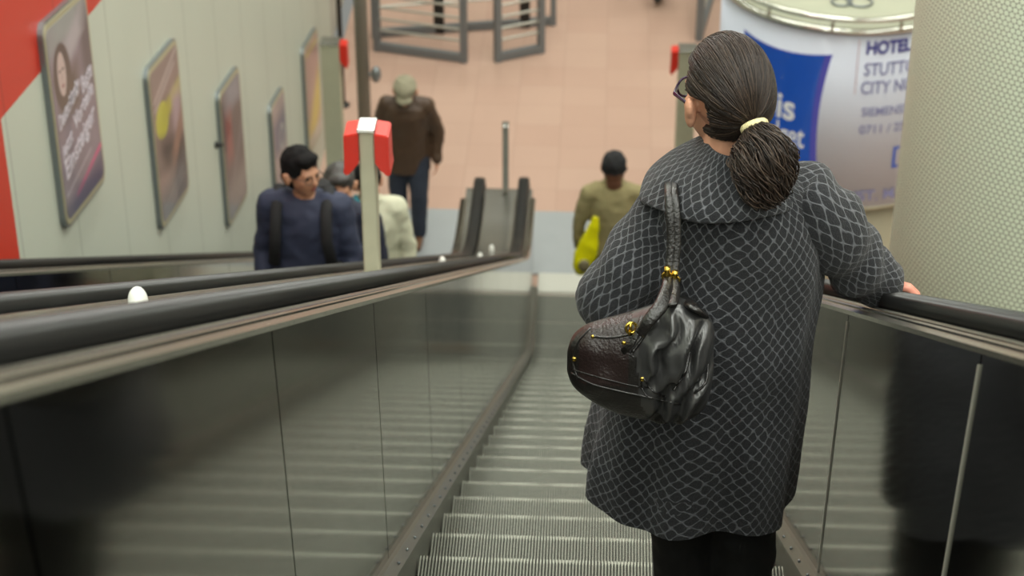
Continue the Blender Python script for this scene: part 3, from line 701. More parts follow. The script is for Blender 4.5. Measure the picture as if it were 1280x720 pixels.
# ------------------------------------------------------------------ people
def hand_bm(bm, wr, d, s=1., curl=.35, side=1, palm=None):
    """relaxed hand: wrist point, direction of the fingers, side of the thumb"""
    wr = Vector(wr); d = Vector(d).normalized(); n_ = Vector(palm) if palm else Vector((1, 0, 0))
    n_ = (n_-d*n_.dot(d)).normalized(); l = d.cross(n_)*side
    chain(bm, [(wr, .024*s), (wr+d*.05*s+l*.012*s, .021*s)]); chain(bm, [(wr+d*.02*s, .021*s), (wr+d*.08*s-l*.02*s, .014*s)]); chain(bm, [(wr+d*.02*s, .02*s), (wr+d*.085*s+l*.022*s, .013*s)])
    for k, L in enumerate((.062, .072, .068, .054)):
        o_ = wr+d*.085*s+l*(.030-.019*k)*s; a = o_+(d*math.cos(curl)+n_*math.sin(curl))*L*.5*s; b = a+(d*math.cos(2.3*curl)+n_*math.sin(2.3*curl))*L*.5*s
        chain(bm, [(o_, .0088*s), (a, .0082*s), (b, .007*s)])
    o_ = wr+d*.025*s+l*.024*s; a = o_+(d*.7+l*.6+n_*.25).normalized()*.036*s; b = a+(d*.9+l*.15+n_*.35).normalized()*.03*s
    chain(bm, [(o_, .013*s), (a, .0105*s), (b, .0085*s)])
def head_bm(bm, c, rot, s=1.):
    """head with brow, nose, lips, chin and ears; faces +Y before rot"""
    T = Matrix.Translation(c) @ rot.to_matrix().to_4x4() @ Matrix.Scale(s, 4)
    b2_ = bmesh.new()
    ell(b2_, (0, -.012, .025), (.073, .088, .088)); ell(b2_, (0, .022, -.025), (.060, .068, .078)); ell(b2_, (0, .045, -.078), (.034, .032, .028))
    ell(b2_, (0, .072, .02), (.048, .018, .012)); chain(b2_, [((0, .083, .012), .008), ((0, .103, -.022), .0125)]); ell(b2_, (.010, .093, -.028), (.009, .009, .007)); ell(b2_, (-.010, .093, -.028), (.009, .009, .007))
    ell(b2_, (0, .082, -.050), (.023, .011, .006)); ell(b2_, (0, .080, -.060), (.020, .011, .007))
    for s_ in (-1, 1):
        ell(b2_, (s_*.035, .058, -.022), (.022, .022, .022)); ell(b2_, (s_*.030, .074, .004), (.015, .011, .009))
        ell(b2_, (s_*.083, -.006, -.012), (.012, .018, .033), Euler((.15, 0, s_*.3))); ell(b2_, (s_*.091, -.014, .002), (.009, .015, .022), Euler((.15, 0, s_*.3)))
    bmesh.ops.transform(b2_, matrix=T, verts=b2_.verts); me = bpy.data.meshes.new('h'); b2_.to_mesh(me); b2_.free(); bm.from_mesh(me); bpy.data.meshes.remove(me)
    W_ = lambda p: T @ Vector(p)
    return [(W_((s_*.030, .084, .004)), (.010*s, .010*s, .006*s), 1) for s_ in (-1, 1)]+[(W_((0, .090, -.055)), (.020*s, .014*s, .009*s), 2)], T
def person(pos, face, H, label, cfg):
    """a clothed figure; local frame: x to its right... faces +Y, feet at the origin"""
    s = H/1.72; t = empty('person', pos, label, 'person'); xf = Matrix.Translation(pos) @ Matrix.Rotation(face, 4, 'Z') @ Matrix.Scale(s, 4)
    g_ = cfg.get; lean = g_('lean', 0.); hip = Vector((0, 0, .92)); ch = Vector((0, lean, 1.40))
    J = {}
    for sd, nm in ((-1, 'l'), (1, 'r')):
        J['hip'+nm] = Vector((sd*.092, 0, .90)); J['kn'+nm] = Vector(g_('kn'+nm, (sd*.10, .02, .49))); J['an'+nm] = Vector(g_('an'+nm, (sd*.10, -.015, .085)))
        J['sh'+nm] = Vector((sd*.175, lean, 1.405)); J['el'+nm] = Vector(g_('el'+nm, (sd*.235, lean*.7-.02, 1.12))); J['wr'+nm] = Vector(g_('wr'+nm, (sd*.235, lean*.4+.06, .88)))
    hc = Vector(g_('head', (0, lean*1.3+.02, 1.60))); hr = Euler(g_('hrot', (0, 0, 0)))
    bm = bmesh.new()
    loft(bm, [((0, 0, .84), .15, .10), ((0, 0, .95), .155, .105), ((0, lean*.4, 1.10), .135, .095), ((0, lean*.8, 1.30), .165, .11), ((0, lean, 1.42), .15, .085), ((0, lean, 1.465), .07, .055)])
    for sd, nm in ((-1, 'l'), (1, 'r')):
        chain(bm, [(J['hip'+nm], .085), (J['kn'+nm], .055), (J['an'+nm], .036)])
        a = J['an'+nm]; fd = Vector((0, .17, -.045)); chain(bm, [(a+Vector((0, -.02, -.045)), .034), (a+fd, .028)])
        chain(bm, [(Vector((sd*.12, lean, 1.42)), .055), (J['sh'+nm], .052), (J['el'+nm], .040), (J['wr'+nm], .027)])
        d = J['wr'+nm]-J['el'+nm]; hand_bm(bm, J['wr'+nm], d, 1., side=-sd if True else sd, palm=(-sd, 0, 0))
    chain(bm, [((0, lean, 1.43), .058), (hc+Vector((0, -.02, -.07)), .052)])
    paint, T = head_bm(bm, hc, hr, g_('hs', 1.06))
    voxel('body', bm, [g_('skin', M['skin']), M['eye'], M['lip']], .0075, t, 2, paint, xf)
    # trousers
    bm = bmesh.new(); tr = g_('trad', 1.)
    loft(bm, [((0, 0, .80), .13, .105), ((0, 0, .90), .165, .12), ((0, 0, 1.02), .15, .11)])
    for nm in 'lr':
        a = J['an'+nm]+Vector((0, 0, .02)); chain(bm, [(J['hip'+nm], .096*tr), (J['kn'+nm], .070*tr), (a, .055*tr)])
    voxel('trousers', bm, g_('trouser', M['jeans']), .011, t, 4, xf=xf, disp=lambda c, n_: n_*.006*noise.noise(c*14))
    for nm in 'lr':
        a = J['an'+nm]; bm = bmesh.new(); chain(bm, [(a+Vector((0, -.035, -.042)), .040), (a+Vector((0, .08, -.045)), .040), (a+Vector((0, .19, -.052)), .032)]); chain(bm, [(a+Vector((0, -.01, -.03)), .046), (a+Vector((0, -.005, .03)), .045)])
        voxel('shoe', bm, g_('shoe', M['shoe']), .009, t, 2, xf=xf)
    # jacket
    bm = bmesh.new(); jl = g_('jlen', .86); k = g_('bulk', 1.)
    loft(bm, [((0, 0, jl), .185*k, .135*k), ((0, 0, jl+.08), .185*k, .14*k), ((0, lean*.4, 1.12), .175*k, .135*k), ((0, lean*.8, 1.30), .20*k, .14*k), ((0, lean, 1.40), .185*k, .115*k), ((0, lean, 1.455), .11, .085), ((0, lean-(.02 if g_('open') else 0), 1.475 if g_('open') else 1.49), .078, .062 if g_('open') else .07)])
    for sd, nm in ((-1, 'l'), (1, 'r')):
        w_ = J['wr'+nm]; e_ = J['el'+nm]; chain(bm, [(Vector((sd*.11, lean, 1.415)), .075), (J['sh'+nm], .074*k), (e_, .062*k), (w_+(e_-w_)*.05, .045*k)])
    if not g_('open'): torus(bm, (0, lean+.005, 1.485), .072, .016)
    voxel('jacket', bm, g_('jacket'), .011, t, 3, xf=xf, disp=lambda c, n_: n_*(.010*noise.noise(c*9)+.006*noise.noise(c*22)))
    # hair or hat
    Ti = T; R3 = hr
    bm = bmesh.new(); kind = g_('top', 'short')
    if kind in ('short', 'long'):
        ell(bm, (0, -.022, .038), (.084, .096, .090)); ell(bm, (0, -.045, -.02), (.078, .066, .075)); ell(bm, (0, .045, .085), (.062, .045, .028))
        if kind == 'long': ell(bm, (0, -.06, -.09), (.085, .05, .13))
    elif kind == 'cap':
        ell(bm, (0, -.015, .055), (.090, .104, .062)); ell(bm, (0, .085, .038), (.066, .052, .012), Euler((-.3, 0, 0)))
    elif kind == 'beanie':
        ell(bm, (0, -.02, .045), (.090, .100, .092)); torus(bm, (0, -.015, .005), .077, .020, (0, -.15, 1))
    bmesh.ops.transform(bm, matrix=Ti, verts=bm.verts)
    voxel({'cap': 'flat_cap', 'beanie': 'beanie'}.get(kind, 'hair'), bm, g_('topmat', M['hairblack']), .008, t, 2, xf=xf, disp=lambda c, n_: n_*.006*noise.noise(c*30))
    if kind in ('cap', 'beanie'):
        bm = bmesh.new(); ell(bm, (0, -.045, -.03), (.076, .062, .060))
        if kind == 'beanie': ell(bm, (0, -.07, -.10), (.06, .035, .075))
        bmesh.ops.transform(bm, matrix=Ti, verts=bm.verts); voxel('hair', bm, g_('hairmat', M['hairgrey']), .008, t, 2, xf=xf)
    if g_('extra'): g_('extra')(t, xf, T)
    return t
def stand(px, ytop, Y, x=None, on=None):
    """standing place and height for a figure whose crown is at (px, ytop)"""
    p_ = at(px, ytop, Y=Y); z = on if on is not None else tread_z(Y, p_.x); return (p_.x, Y, z), p_.z-z

def backpack(t, xf, T):
    bm = bmesh.new()
    for sd in (-1, 1):
        tube(bm, [(sd*.115, -.13, 1.42), (sd*.125, -.02, 1.495), (sd*.125, .10, 1.42), (sd*.13, .150, 1.28), (sd*.15, .12, 1.12), (sd*.17, -.08, 1.05)], .030, 10, flat=.35)
    bmesh.ops.transform(bm, matrix=xf, verts=bm.verts); mesh_obj('backpack_strap', bm, M['strapblack'], t, True)
    bm = bmesh.new(); loft(bm, [((0, -.21, .98), .13, .08), ((0, -.22, 1.1), .15, .10), ((0, -.21, 1.3), .14, .09), ((0, -.19, 1.43), .10, .06)]); voxel('backpack', bm, M['strapblack'], .014, t, 3, xf=xf)
def scarf(t, xf, T):
    bm = bmesh.new(); chain(bm, [((.08, .02, 1.50), .022), ((.06, .10, 1.47), .026), ((.03, .13, 1.38), .024)])
    voxel('scarf', bm, M['teal'], .01, t, 2, xf=xf)
def glasses_thin(t, xf, T):
    bm = bmesh.new()
    for s_ in (-1, 1): torus(bm, (s_*.031, .095, .003), .022, .0018, (0, 1, 0), seg=20, s2=6); tube(bm, [(s_*.053, .092, .006), (s_*.080, .0, .006)], .0018, 6)
    bmesh.ops.transform(bm, matrix=xf @ T, verts=bm.verts); mesh_obj('glasses', bm, M['hairgrey'], t, True)

p1, h1 = stand(377, 185, 8.75); 
person(p1, PI-.05, h1/1.0, 'young man in navy jacket with black backpack straps riding up, head turned aside', dict(skin=M['skin2'], jacket=M['navy'], trouser=M['jeans'], hrot=(0, 0, .85), head=(.0, .03, 1.60), open=True, bulk=.93, elr=(.225, -.02, 1.12), ell=(-.225, -.02, 1.12), wrr=(.22, .10, .92), wrl=(-.22, .10, .92), extra=lambda t, xf, T: (backpack(t, xf, T), glasses_thin(t, xf, T))))
p2, h2 = stand(425, 207, 9.55)
person(p2, PI-.2, h2, 'older man with greying hair in a dark navy coat riding just behind the young man', dict(skin=M['skin2'], jacket=M['navydark'], trouser=M['trouser'], top='short', topmat=M['hairgrey'], bulk=.86, elr=(.205, -.02, 1.12), ell=(-.205, -.02, 1.12), wrr=(.2, .10, .9), wrl=(-.2, .10, .9), hrot=(-.15, 0, .35)))
p3, h3 = stand(459, 206, 11.15)
person(p3, PI+.1, h3, 'dark-haired person in cream white jacket and teal scarf, mostly hidden by the steel post', dict(jacket=M['white'], trouser=M['beige'], topmat=M['hairblack'], top='short', jlen=.72, hrot=(-.2, 0, .3), extra=scarf, bulk=1.0))
fm = at(527, 306, z=0); Ym = fm.y+.12; pm = at(512, 100, Y=Ym)
person((at(513, 290, Y=Ym).x, Ym, .015), PI, (pm.z)/.955, 'man in brown jacket, jeans and grey flat cap walking with his head bowed', dict(skin=M['skin'], jacket=M['brownjacket'], trouser=M['jeans'], shoe=M['shoebrown'], top='cap', topmat=M['cap'], lean=.05, head=(0, .12, 1.56), hrot=(-.55, 0, 0), hs=1.2, bulk=1.12, jlen=.72, trad=1.25,
    knl=(-.10, .10, .50), anl=(-.095, .10, .085), knr=(.10, .02, .50), anr=(.10, -.20, .12), elr=(.275, .0, 1.10), wrr=(.24, .10, .86), ell=(-.275, -.02, 1.10), wrl=(-.27, .05, .84)))
Yo = 13.35; po, ho = stand(768, 192, Yo, on=tread_z(13.35))
olive = person(po, .05, ho, 'woman in black beanie and olive jacket carrying a yellow bag, seen from behind', dict(jacket=M['olive'], trouser=M['jeans'], shoe=M['shoebrown'], top='beanie', topmat=M['beanie'], hairmat=mat('auburn_hair', (92, 58, 40), .5, noise_amt=.3, noise_scale=40), jlen=.74,
    ell=(-.245, .02, 1.13), wrl=(-.24, .06, .92), elr=(.24, .0, 1.12), wrr=(.20, .10, .92), bulk=.86, trad=.9, hs=1.))
# yellow bag hanging in her left hand
yb = empty('shopping_bag', at(733, 345, Y=Yo-.03), 'bright yellow teardrop-shaped bag with a grey print, held by the woman in the beanie', 'bag')
bm = bmesh.new(); Yb = Yo-.10
sil = [(744, 274, 5), (741, 290, 8), (736, 305, 12), (731, 319, 14), (728, 330, 13), (726, 338, 8)]
pts = [at(a, b, Y=Yb) for a, b, r in sil]; sc_ = 15.6/2690
for (pa, a_), (pb_, b_) in zip(list(zip(pts, sil))[:-1], list(zip(pts, sil))[1:]): capsule(bm, pa, pb_, a_[2]*sc_, b_[2]*sc_)
cy_ = Yb
for v in bm.verts: v.co.y = cy_+(v.co.y-cy_)*.55
voxel('bag_body', bm, M['yellow'], .008, yb, 2, disp=lambda c, n_: n_*.012*noise.noise(c*12))
bm = bmesh.new(); q = at(730, 332, Y=Yb-.055); ell(bm, q, (.042, .02, .05)); mesh_obj('printed_disc', bm, M['bagprint'], yb, True)
# legs of a passer-by at the very top
pf = at(812, 4, z=0)
person((pf.x+.05, pf.y+.15, 0), -.3, 1.72, 'passer-by in black at the top edge, only the shoes in view', dict(jacket=M['strapblack'], trouser=M['trouser'], knl=(-.1, .12, .5), anl=(-.1, .18, .085), knr=(.1, 0, .5), anr=(.1, -.22, .14)))

# ------------------------------------------------------------------ the woman in the diamond-knit coat
YW0 = 3.98
fz = tread_z(4.05)
w_ = empty('person', (.20, 4.05, fz), 'woman in charcoal diamond-knit coat, back turned, low ponytail, right hand on the handrail', 'person')
HC = at(906, 122, Y=YW0+.02); HROT = Euler((-.10, 0, math.radians(42)), 'XYZ')
HROT = (Matrix.Rotation(math.radians(30), 3, 'Z') @ Matrix.Rotation(-.12, 3, 'X')).to_euler()
bm = bmesh.new(); paint, TH_ = head_bm(bm, HC, HROT, 1.04)
neck0 = at(905, 215, Y=YW0-.01)
chain(bm, [(neck0, .062), (HC+Vector((.02, -.02, -.07)), .056)])
sh = at(915, 235, Y=YW0)
hipc = Vector((at(862, 560, Y=YW0).x, YW0, fz+.88))
loft(bm, [((hipc.x, YW0, fz+.80), .15, .11), ((hipc.x, YW0, fz+.92), .17, .12), ((hipc.x+.02, YW0, fz+1.08), .14, .10), ((sh.x-.01, YW0, sh.z-.14), .16, .11), ((sh.x, YW0, sh.z-.02), .15, .085), ((sh.x-.005, YW0, sh.z+.03), .07, .055)])
SHR = at(1003, 246, Y=YW0); SHL = at(836, 262, Y=YW0)
ELR = at(1062, 312, Y=4.0); WRR = Vector((.535, 4.075, nz(4.075)+.945)); ELL = at(764, 376, Y=3.93); WRL = at(835, 400, Y=4.20)
chain(bm, [(SHR+Vector((-.06, 0, 0)), .055), (SHR, .052), (ELR, .042), (WRR, .025)])
chain(bm, [(SHL+Vector((.06, 0, 0)), .055), (SHL, .052), (ELL, .042), (WRL, .026)])
hand_bm(bm, WRL, (.6, .35, .1), .95, .5, side=1, palm=(0, .3, -1))
for sx_ in (-1, 1):
    hx = at(854 if sx_ < 0 else 929, 660, Y=YW0).x; chain(bm, [((hipc.x+sx_*.08, YW0, fz+.84), .09), ((hx, YW0+.01, fz+.47), .055), ((hx, YW0+.0, fz+.09), .038)]); chain(bm, [((hx, YW0-.03, fz+.042), .032), ((hx, YW0+.15, fz+.036), .028)])
# right hand lying over the handrail, fingers curled over its outer edge
def rz(y, h): return nz(y)+.884+h
pc = Vector((.598, 4.05, rz(4.05, .036)))
chain(bm, [(WRR, .025), (pc+Vector((-.02, 0, .004)), .022)])
for dy in (-.026, 0, .026): chain(bm, [(WRR+Vector((.01, dy*.3, 0)), .018), (Vector((.612, 4.05+dy, rz(4.05+dy, .031))), .0145)])
for dy, L in ((-.032, .80), (-.011, .95), (.011, 1.), (.032, .9)):
    y = 4.05+dy; a = Vector((.615, y, rz(y, .032))); b = Vector((.615+.036*L, y+dy*.15, rz(y, .031))); c = Vector((.615+.055*L, y+dy*.2, rz(y, .014))); d_ = Vector((.615+.057*L, y+dy*.2, rz(y, -.006)))
    chain(bm, [(a, .0098), (b, .0090), (c, .0083), (d_, .0072)])
chain(bm, [(Vector((.565, 4.085, rz(4.085, .036))), .013), (Vector((.59, 4.12, rz(4.12, .030))), .0108), (Vector((.615, 4.142, rz(4.142, .026))), .0088)])
voxel('body', bm, [M['skin'], M['eye'], M['lip'], M['handskin']], .0042, w_, 2, paint+[(pc, (.12, .15, .13), 3)])
# trousers and shoes
bm = bmesh.new()
for i_, (pxa, pxb) in enumerate(((854, 857), (930, 926))):
    a = at(pxa, 640, Y=YW0); b = at(pxb, 720, Y=YW0)
    chain(bm, [((hipc.x+(-.08 if i_ == 0 else .08), YW0, fz+.84), .105), ((a.x, YW0, a.z), .079), ((b.x, YW0+.005, b.z), .074), ((b.x, YW0-.005, fz+.09), .070)])
voxel('trousers', bm, M['trouser'], .009, w_, 4, disp=lambda c, n_: n_*(.008*noise.noise(Vector((c.x*10, c.y*10, c.z*20)))))
for sx_ in (-1, 1):
    hx = at(856 if sx_ < 0 else 927, 690, Y=YW0).x; bm = bmesh.new(); chain(bm, [((hx, YW0-.05, fz+.042), .040), ((hx, YW0+.08, fz+.042), .041), ((hx, YW0+.17, fz+.034), .032)]); voxel('shoe', bm, M['shoe'], .008, w_, 2)

# coat
def uvtube(bm, uvl, rings, uscale=None, mi=0, v0=0.):
    n = len(rings[0]); vv_ = [v0]; vs = [[bm.verts.new(p) for p in r] for r in rings]
    for a, b in zip(rings[:-1], rings[1:]): vv_.append(vv_[-1]+sum((Vector(p)-Vector(q_)).length for p, q_ in zip(a, b))/n)
    ref = uscale or sum((Vector(rings[len(rings)//2][k])-Vector(rings[len(rings)//2][(k+1) % n])).length for k in range(n))
    ref = round(ref/.023)*.023
    for i in range(len(rings)-1):
        for k in range(n):
            f_ = bm.faces.new((vs[i][k], vs[i][(k+1) % n], vs[i+1][(k+1) % n], vs[i+1][k])); f_.smooth = True; f_.material_index = mi
            for l, (kk, ii) in zip(f_.loops, ((k, i), (k+1, i), (k+1, i+1), (k, i+1))): l[uvl].uv = (kk/n*ref, vv_[ii])
    return vs
bm = bmesh.new(); uvl = bm.loops.layers.uv.new('uv')
rows = [(606, 731, 987, .185, 3.98), (575, 734, 993, .183, 3.98), (530, 741, 1000, .178, 3.98), (490, 748, 1005, .172, 3.98), (440, 762, 1011, .165, 3.98), (390, 776, 1018, .158, 3.98), (340, 788, 1026, .152, 3.98),
        (300, 797, 1032, .148, 3.98), (265, 803, 1034, .143, 3.98), (240, 812, 1028, .134, 3.98), (222, 828, 1010, .120, 3.975), (209, 850, 985, .100, 3.975), (198, 872, 962, .080, 3.97), (190, 884, 952, .072, 3.97)]
rings = []; N = 96
cr = [(at((l+r)/2, y, Y=yc), (at(r, y, Y=yc)-at(l, y, Y=yc)).length/2, b) for y, l, r, b, yc in rows]
cr = spline([(c.x, c.y, c.z, a, b) for c, a, b in cr], 84)
hem = cr[0][2]
for i, (cx, cy, cz, a, b) in enumerate(cr):
    ring = []
    f1 = max(0, 1-(cz-hem)/.75)
    for k in range(N):
        an = 2*PI*k/N; c_, s_ = math.cos(an), math.sin(an); e_ = .86
        x = a*math.copysign(abs(c_)**e_, c_); y = b*math.copysign(abs(s_)**e_, s_)
        fold = f1*(.012*math.sin(an*7+1.0)+.008*math.sin(an*11+2.2+cz*3))+.006*math.sin(cz*24+3*an)*(1-f1)+.010*noise.noise(Vector((x*9, y*9, cz*5)))
        rr_ = 1+fold/max(a, b)
        zz = cz
        if i < 14: zz += (1-i/14)*(.012*math.sin(an*4+.6)+.030*c_*-1*(1 if c_ < 0 else .35)-.012)
        ring.append((cx+x*rr_, cy+y*rr_, zz))
    rings.append(ring)
uvtube(bm, uvl, rings)
# a turned-under hem
rin = [[(cx_*.0+p[0]*.97+cr[0][0]*.03, p[1]*.97+cr[0][1]*.03, p[2]+dz_) for p in rings[0]] for dz_, cx_ in ((.0, 1), (.10, 1))]
uvtube(bm, uvl, [rings[0]]+rin)
def sleeve(path, n=46, seg=40, wr_=.004):
    pr2 = spline([(p.x, p.y, p.z, r) for p, r in path], n); rings = []; prev = None
    for i, (x, y, z, r) in enumerate(pr2):
        p_ = Vector((x, y, z)); t_ = (Vector(pr2[min(i+1, n)][:3])-Vector(pr2[max(i-1, 0)][:3])).normalized()
        u = prev or Vector((0, 1, 0)); u = (u-t_*u.dot(t_)).normalized(); prev = u; v = t_.cross(u)
        ring = []
        for k in range(seg):
            an = 2*PI*k/seg; d_ = u*math.cos(an)+v*math.sin(an); rr_ = r+wr_*math.sin(i*.9+2*math.sin(an+1.))+.007*noise.noise((p_+d_*r)*16)
            ring.append(tuple(p_+d_*rr_))
        rings.append(ring)
    uvtube(bm, uvl, rings); return rings
A = lambda px, py, Y: at(px, py, Y=Y)
sl1 = sleeve([(A(880, 246, 3.98), .060), (A(850, 262, 3.97), .078), (A(818, 300, 3.95), .080), (A(785, 346, 3.92), .080), (A(766, 378, 3.93), .077), (A(785, 398, 4.02), .066), (A(812, 402, 4.10), .056), (A(835, 402, 4.17), .046)])
sl2 = sleeve([(A(965, 238, 3.98), .060), (A(1000, 246, 3.98), .078), (A(1030, 275, 3.95), .078), (A(1058, 312, 3.98), .070), (A(1080, 338, 4.0), .063), (A(1100, 350, 4.04), .056), (WRR+Vector((-.015, 0, -.004)), .046), (WRR+Vector((.024, -.005, -.008)), .038)], wr_=.006)
for rg in (sl1, sl2):                       # cuffs turn inwards
    c_ = sum((Vector(p) for p in rg[-1]), Vector())/len(rg[-1]); uvtube(bm, uvl, [rg[-1], [tuple(c_+(Vector(p)-c_)*.8) for p in rg[-1]], [tuple(c_+(Vector(p)-c_)*.78+(Vector(rg[-3][i])-Vector(p))*1.2) for i, p in enumerate(rg[-1])]])
coat = mesh_obj('coat', bm, M['knit'], w_, True, recalc=True)
# wide turned-down collar
bm = bmesh.new(); uvl = bm.loops.layers.uv.new('uv'); crow = [(250, 800, 985, .150, 3.955), (244, 800, 1000, .158, 3.955), (232, 812, 992, .150, 3.955), (217, 828, 985, .132, 3.96), (203, 846, 976, .112, 3.965), (190, 868, 962, .093, 3.97), (181, 880, 952, .080, 3.97), (180, 884, 949, .072, 3.97), (192, 888, 946, .066, 3.97)]
cr = [(at((l+r)/2, y, Y=yc), (at(r, y, Y=yc)-at(l, y, Y=yc)).length/2, b) for y, l, r, b, yc in crow]
cr = spline([(c.x, c.y, c.z, a, b) for c, a, b in cr], 34); rings = []
for i, (cx, cy, cz, a, b) in enumerate(cr):
    ring = []
    for k in range(72):
        an = 2*PI*k/72; x, y = a*math.cos(an), b*math.sin(an); dz_ = -.022*max(0, 1-i/22)*math.sin(an)*-1+.045*max(0, -math.sin(an))*max(0, 1-i/20)+.004*math.sin(an*5+1)*max(0, 1-i/10)
        rr_ = 1+.05*noise.noise(Vector((x*12, y*12, cz*8)))
        ring.append((cx+x*rr_, cy+y*rr_, cz+dz_+.008))
    rings.append(ring)
uvtube(bm, uvl, rings, uscale=.85); mesh_obj('collar', bm, M['knit'], w_, True)

# hair: a shaped cap, then combed strands drawn back to the tie
TM = Matrix.Translation(HC) @ HROT.to_matrix().to_4x4() @ Matrix.Scale(1.04, 4); TMi = TM.inverted()
TIE = at(943, 158, Y=YW0-.095)
def skull(d):
    """hair surface in head space for a unit direction d"""
    r = 1/math.sqrt((d.x/.0865)**2+((d.y+.0)/.100)**2+(d.z/.1180)**2); return d*(r*(1-.20*max(0, -d.z-.45)))+Vector((0, -.016, .018))
def is_face(d):
    fwd = d.y; 
    if d.z > .62: return fwd > .62-.1*(d.z-.62)
    edge = .30 if d.z > .15 else (.10 if d.z > -.15 else -.15)
    if abs(d.x) > .70 and -.62 < d.z < .10 and -.46 < fwd: return True
    return fwd > edge or d.z < -.80
bm = bmesh.new(); NU, NV = 72, 44; gv = {}
for j in range(NV+1):
    for i in range(NU):
        th = PI*j/NV; ph = 2*PI*i/NU; d = Vector((math.sin(th)*math.cos(ph), math.sin(th)*math.sin(ph), math.cos(th)))
        p_ = skull(d)
        gv[i, j] = bm.verts.new(TM @ p_)
for j in range(NV):
    for i in range(NU):
        th = PI*(j+.5)/NV; ph = 2*PI*(i+.5)/NU; d = Vector((math.sin(th)*math.cos(ph), math.sin(th)*math.sin(ph), math.cos(th)))
        if is_face(d): continue
        q_ = [gv[i, j], gv[(i+1) % NU, j], gv[(i+1) % NU, j+1], gv[i, j+1]]
        try: bm.faces.new(q_)
        except Exception: pass
bmesh.ops.remove_doubles(bm, verts=bm.verts, dist=1e-5)
bmesh.ops.delete(bm, geom=[v for v in bm.verts if not v.link_faces], context='VERTS')
bmesh.ops.smooth_vert(bm, verts=[v for v in bm.verts if v.is_boundary], factor=.5, use_axis_x=True, use_axis_y=True, use_axis_z=True)
hair = mesh_obj('hair', bm, M['hair'], w_, True)
so = hair.modifiers.new('thickness', 'SOLIDIFY'); so.thickness = .012; so.offset = -1
M['strand1'] = mat('hair_strand_dark', (34, 26, 22), .42, spec=.35); M['strand2'] = mat('hair_strand_brown', (52, 41, 34), .42, spec=.35); M['strand3'] = mat('hair_strand_light', (76, 62, 52), .45, spec=.35)
dt = (TMi @ TIE-Vector((0, -.016, .018))).normalized()
bm = bmesh.new(); cnt = 0
while cnt < 1900:
    d = Vector((rnd.gauss(0, 1), rnd.gauss(0, 1), rnd.gauss(0, 1))).normalized()
    if is_face(d): continue
    if rnd.random() < .45:                                      # start more strands at the hairline
        for _ in range(12):
            e_ = (d+Vector((0, .08, 0))).normalized()
            if is_face(e_): break
            d = e_
    cnt += 1; ang = d.angle(dt)
    if ang < .15 or ang > 2.9: continue
    off = rnd.uniform(.0, .0028); wob = rnd.uniform(-.05, .05); ph = rnd.uniform(0, 6); n_ = 12; pts = []
    ax = d.cross(dt).normalized(); fin = rnd.uniform(.97, 1.0)
    lift = .10*math.sin(min(ang, PI/2))*(1 if d.z < 0 else .4)
    for k in range(n_+1):
        s_ = k/n_*fin; dd = Matrix.Rotation(ang*s_, 3, ax) @ d; dd = (dd+ax*wob*math.sin(s_*PI)+ax*.006*math.sin(s_*9+ph)).normalized()
        for _ in range(8):
            if is_face(dd): dd = (dd+Vector((0, -.06, .05))).normalized()
        pts.append(TM @ (skull(dd)+dd*off*(1-.3*s_)))
    tube(bm, pts, [.0009+.0005*math.sin(PI*k/n_) for k in range(n_+1)], 3, False, mi=rnd.choice((0, 0, 0, 1, 1, 2)))
mesh_obj('hair_strands', bm, [M['strand1'], M['strand2'], M['strand3']], hair, True)
# hair tie
bm = bmesh.new(); tn = (at(955, 190, Y=YW0-.13)-TIE).normalized(); torus(bm, TIE, .020, .010, tn, seg=28, s2=10); torus(bm, TIE+tn*.008, .018, .009, tn, seg=28, s2=10)
mesh_obj('hair_tie', bm, M['tie'], w_, True)
# curly ponytail
bm = bmesh.new(); pc_ = [(TIE, .017), (at(950, 176, Y=YW0-.125), .036), (at(954, 198, Y=YW0-.150), .050), (at(957, 220, Y=YW0-.160), .045), (at(957, 244, Y=YW0-.165), .032), (at(958, 258, Y=YW0-.168), .014)]
chain(bm, [(p_, r_*.82) for p_, r_ in pc_])
pony = voxel('ponytail', bm, M['hair'], .006, w_, 4, disp=lambda c, n_: n_*(.010*noise.noise(c*26)+.006*noise.noise(c*50)))
bm = bmesh.new(); pc4 = [(p.x, p.y, p.z, r) for p, r in pc_]
for q_ in range(620):
    an = rnd.uniform(0, 2*PI); rr_ = rnd.uniform(.92, 1.22); ph = rnd.uniform(0, 6.3); fq = rnd.uniform(10, 20); am = rnd.uniform(.005, .016); end = rnd.uniform(.55, 1.); sp = spline(pc4, 26); pts = []
    tw = rnd.uniform(-1.2, 1.2); fu = None
    for i, (x, y, z, r) in enumerate(sp):
        s_ = i/26
        if s_ > end: break
        a_ = an+tw*s_; ox = math.cos(a_)*r*rr_+am*math.sin(s_*fq+ph)*min(1, s_*4); oy = math.sin(a_)*r*rr_*.85+am*math.cos(s_*fq+ph)*min(1, s_*4)
        tt_ = (Vector(sp[min(i+1, 26)][:3])-Vector(sp[max(i-1, 0)][:3])).normalized(); fu = fu or Vector((1, 0, 0)); fu = (fu-tt_*fu.dot(tt_)).normalized()
        pts.append(Vector((x, y, z))+fu*ox+tt_.cross(fu)*oy)
    if len(pts) > 3: tube(bm, pts, .0015, 4, False, mi=rnd.choice((0, 0, 1, 1, 2)))
mesh_obj('curls', bm, [M['strand1'], M['strand2'], M['strand3']], pony, True)
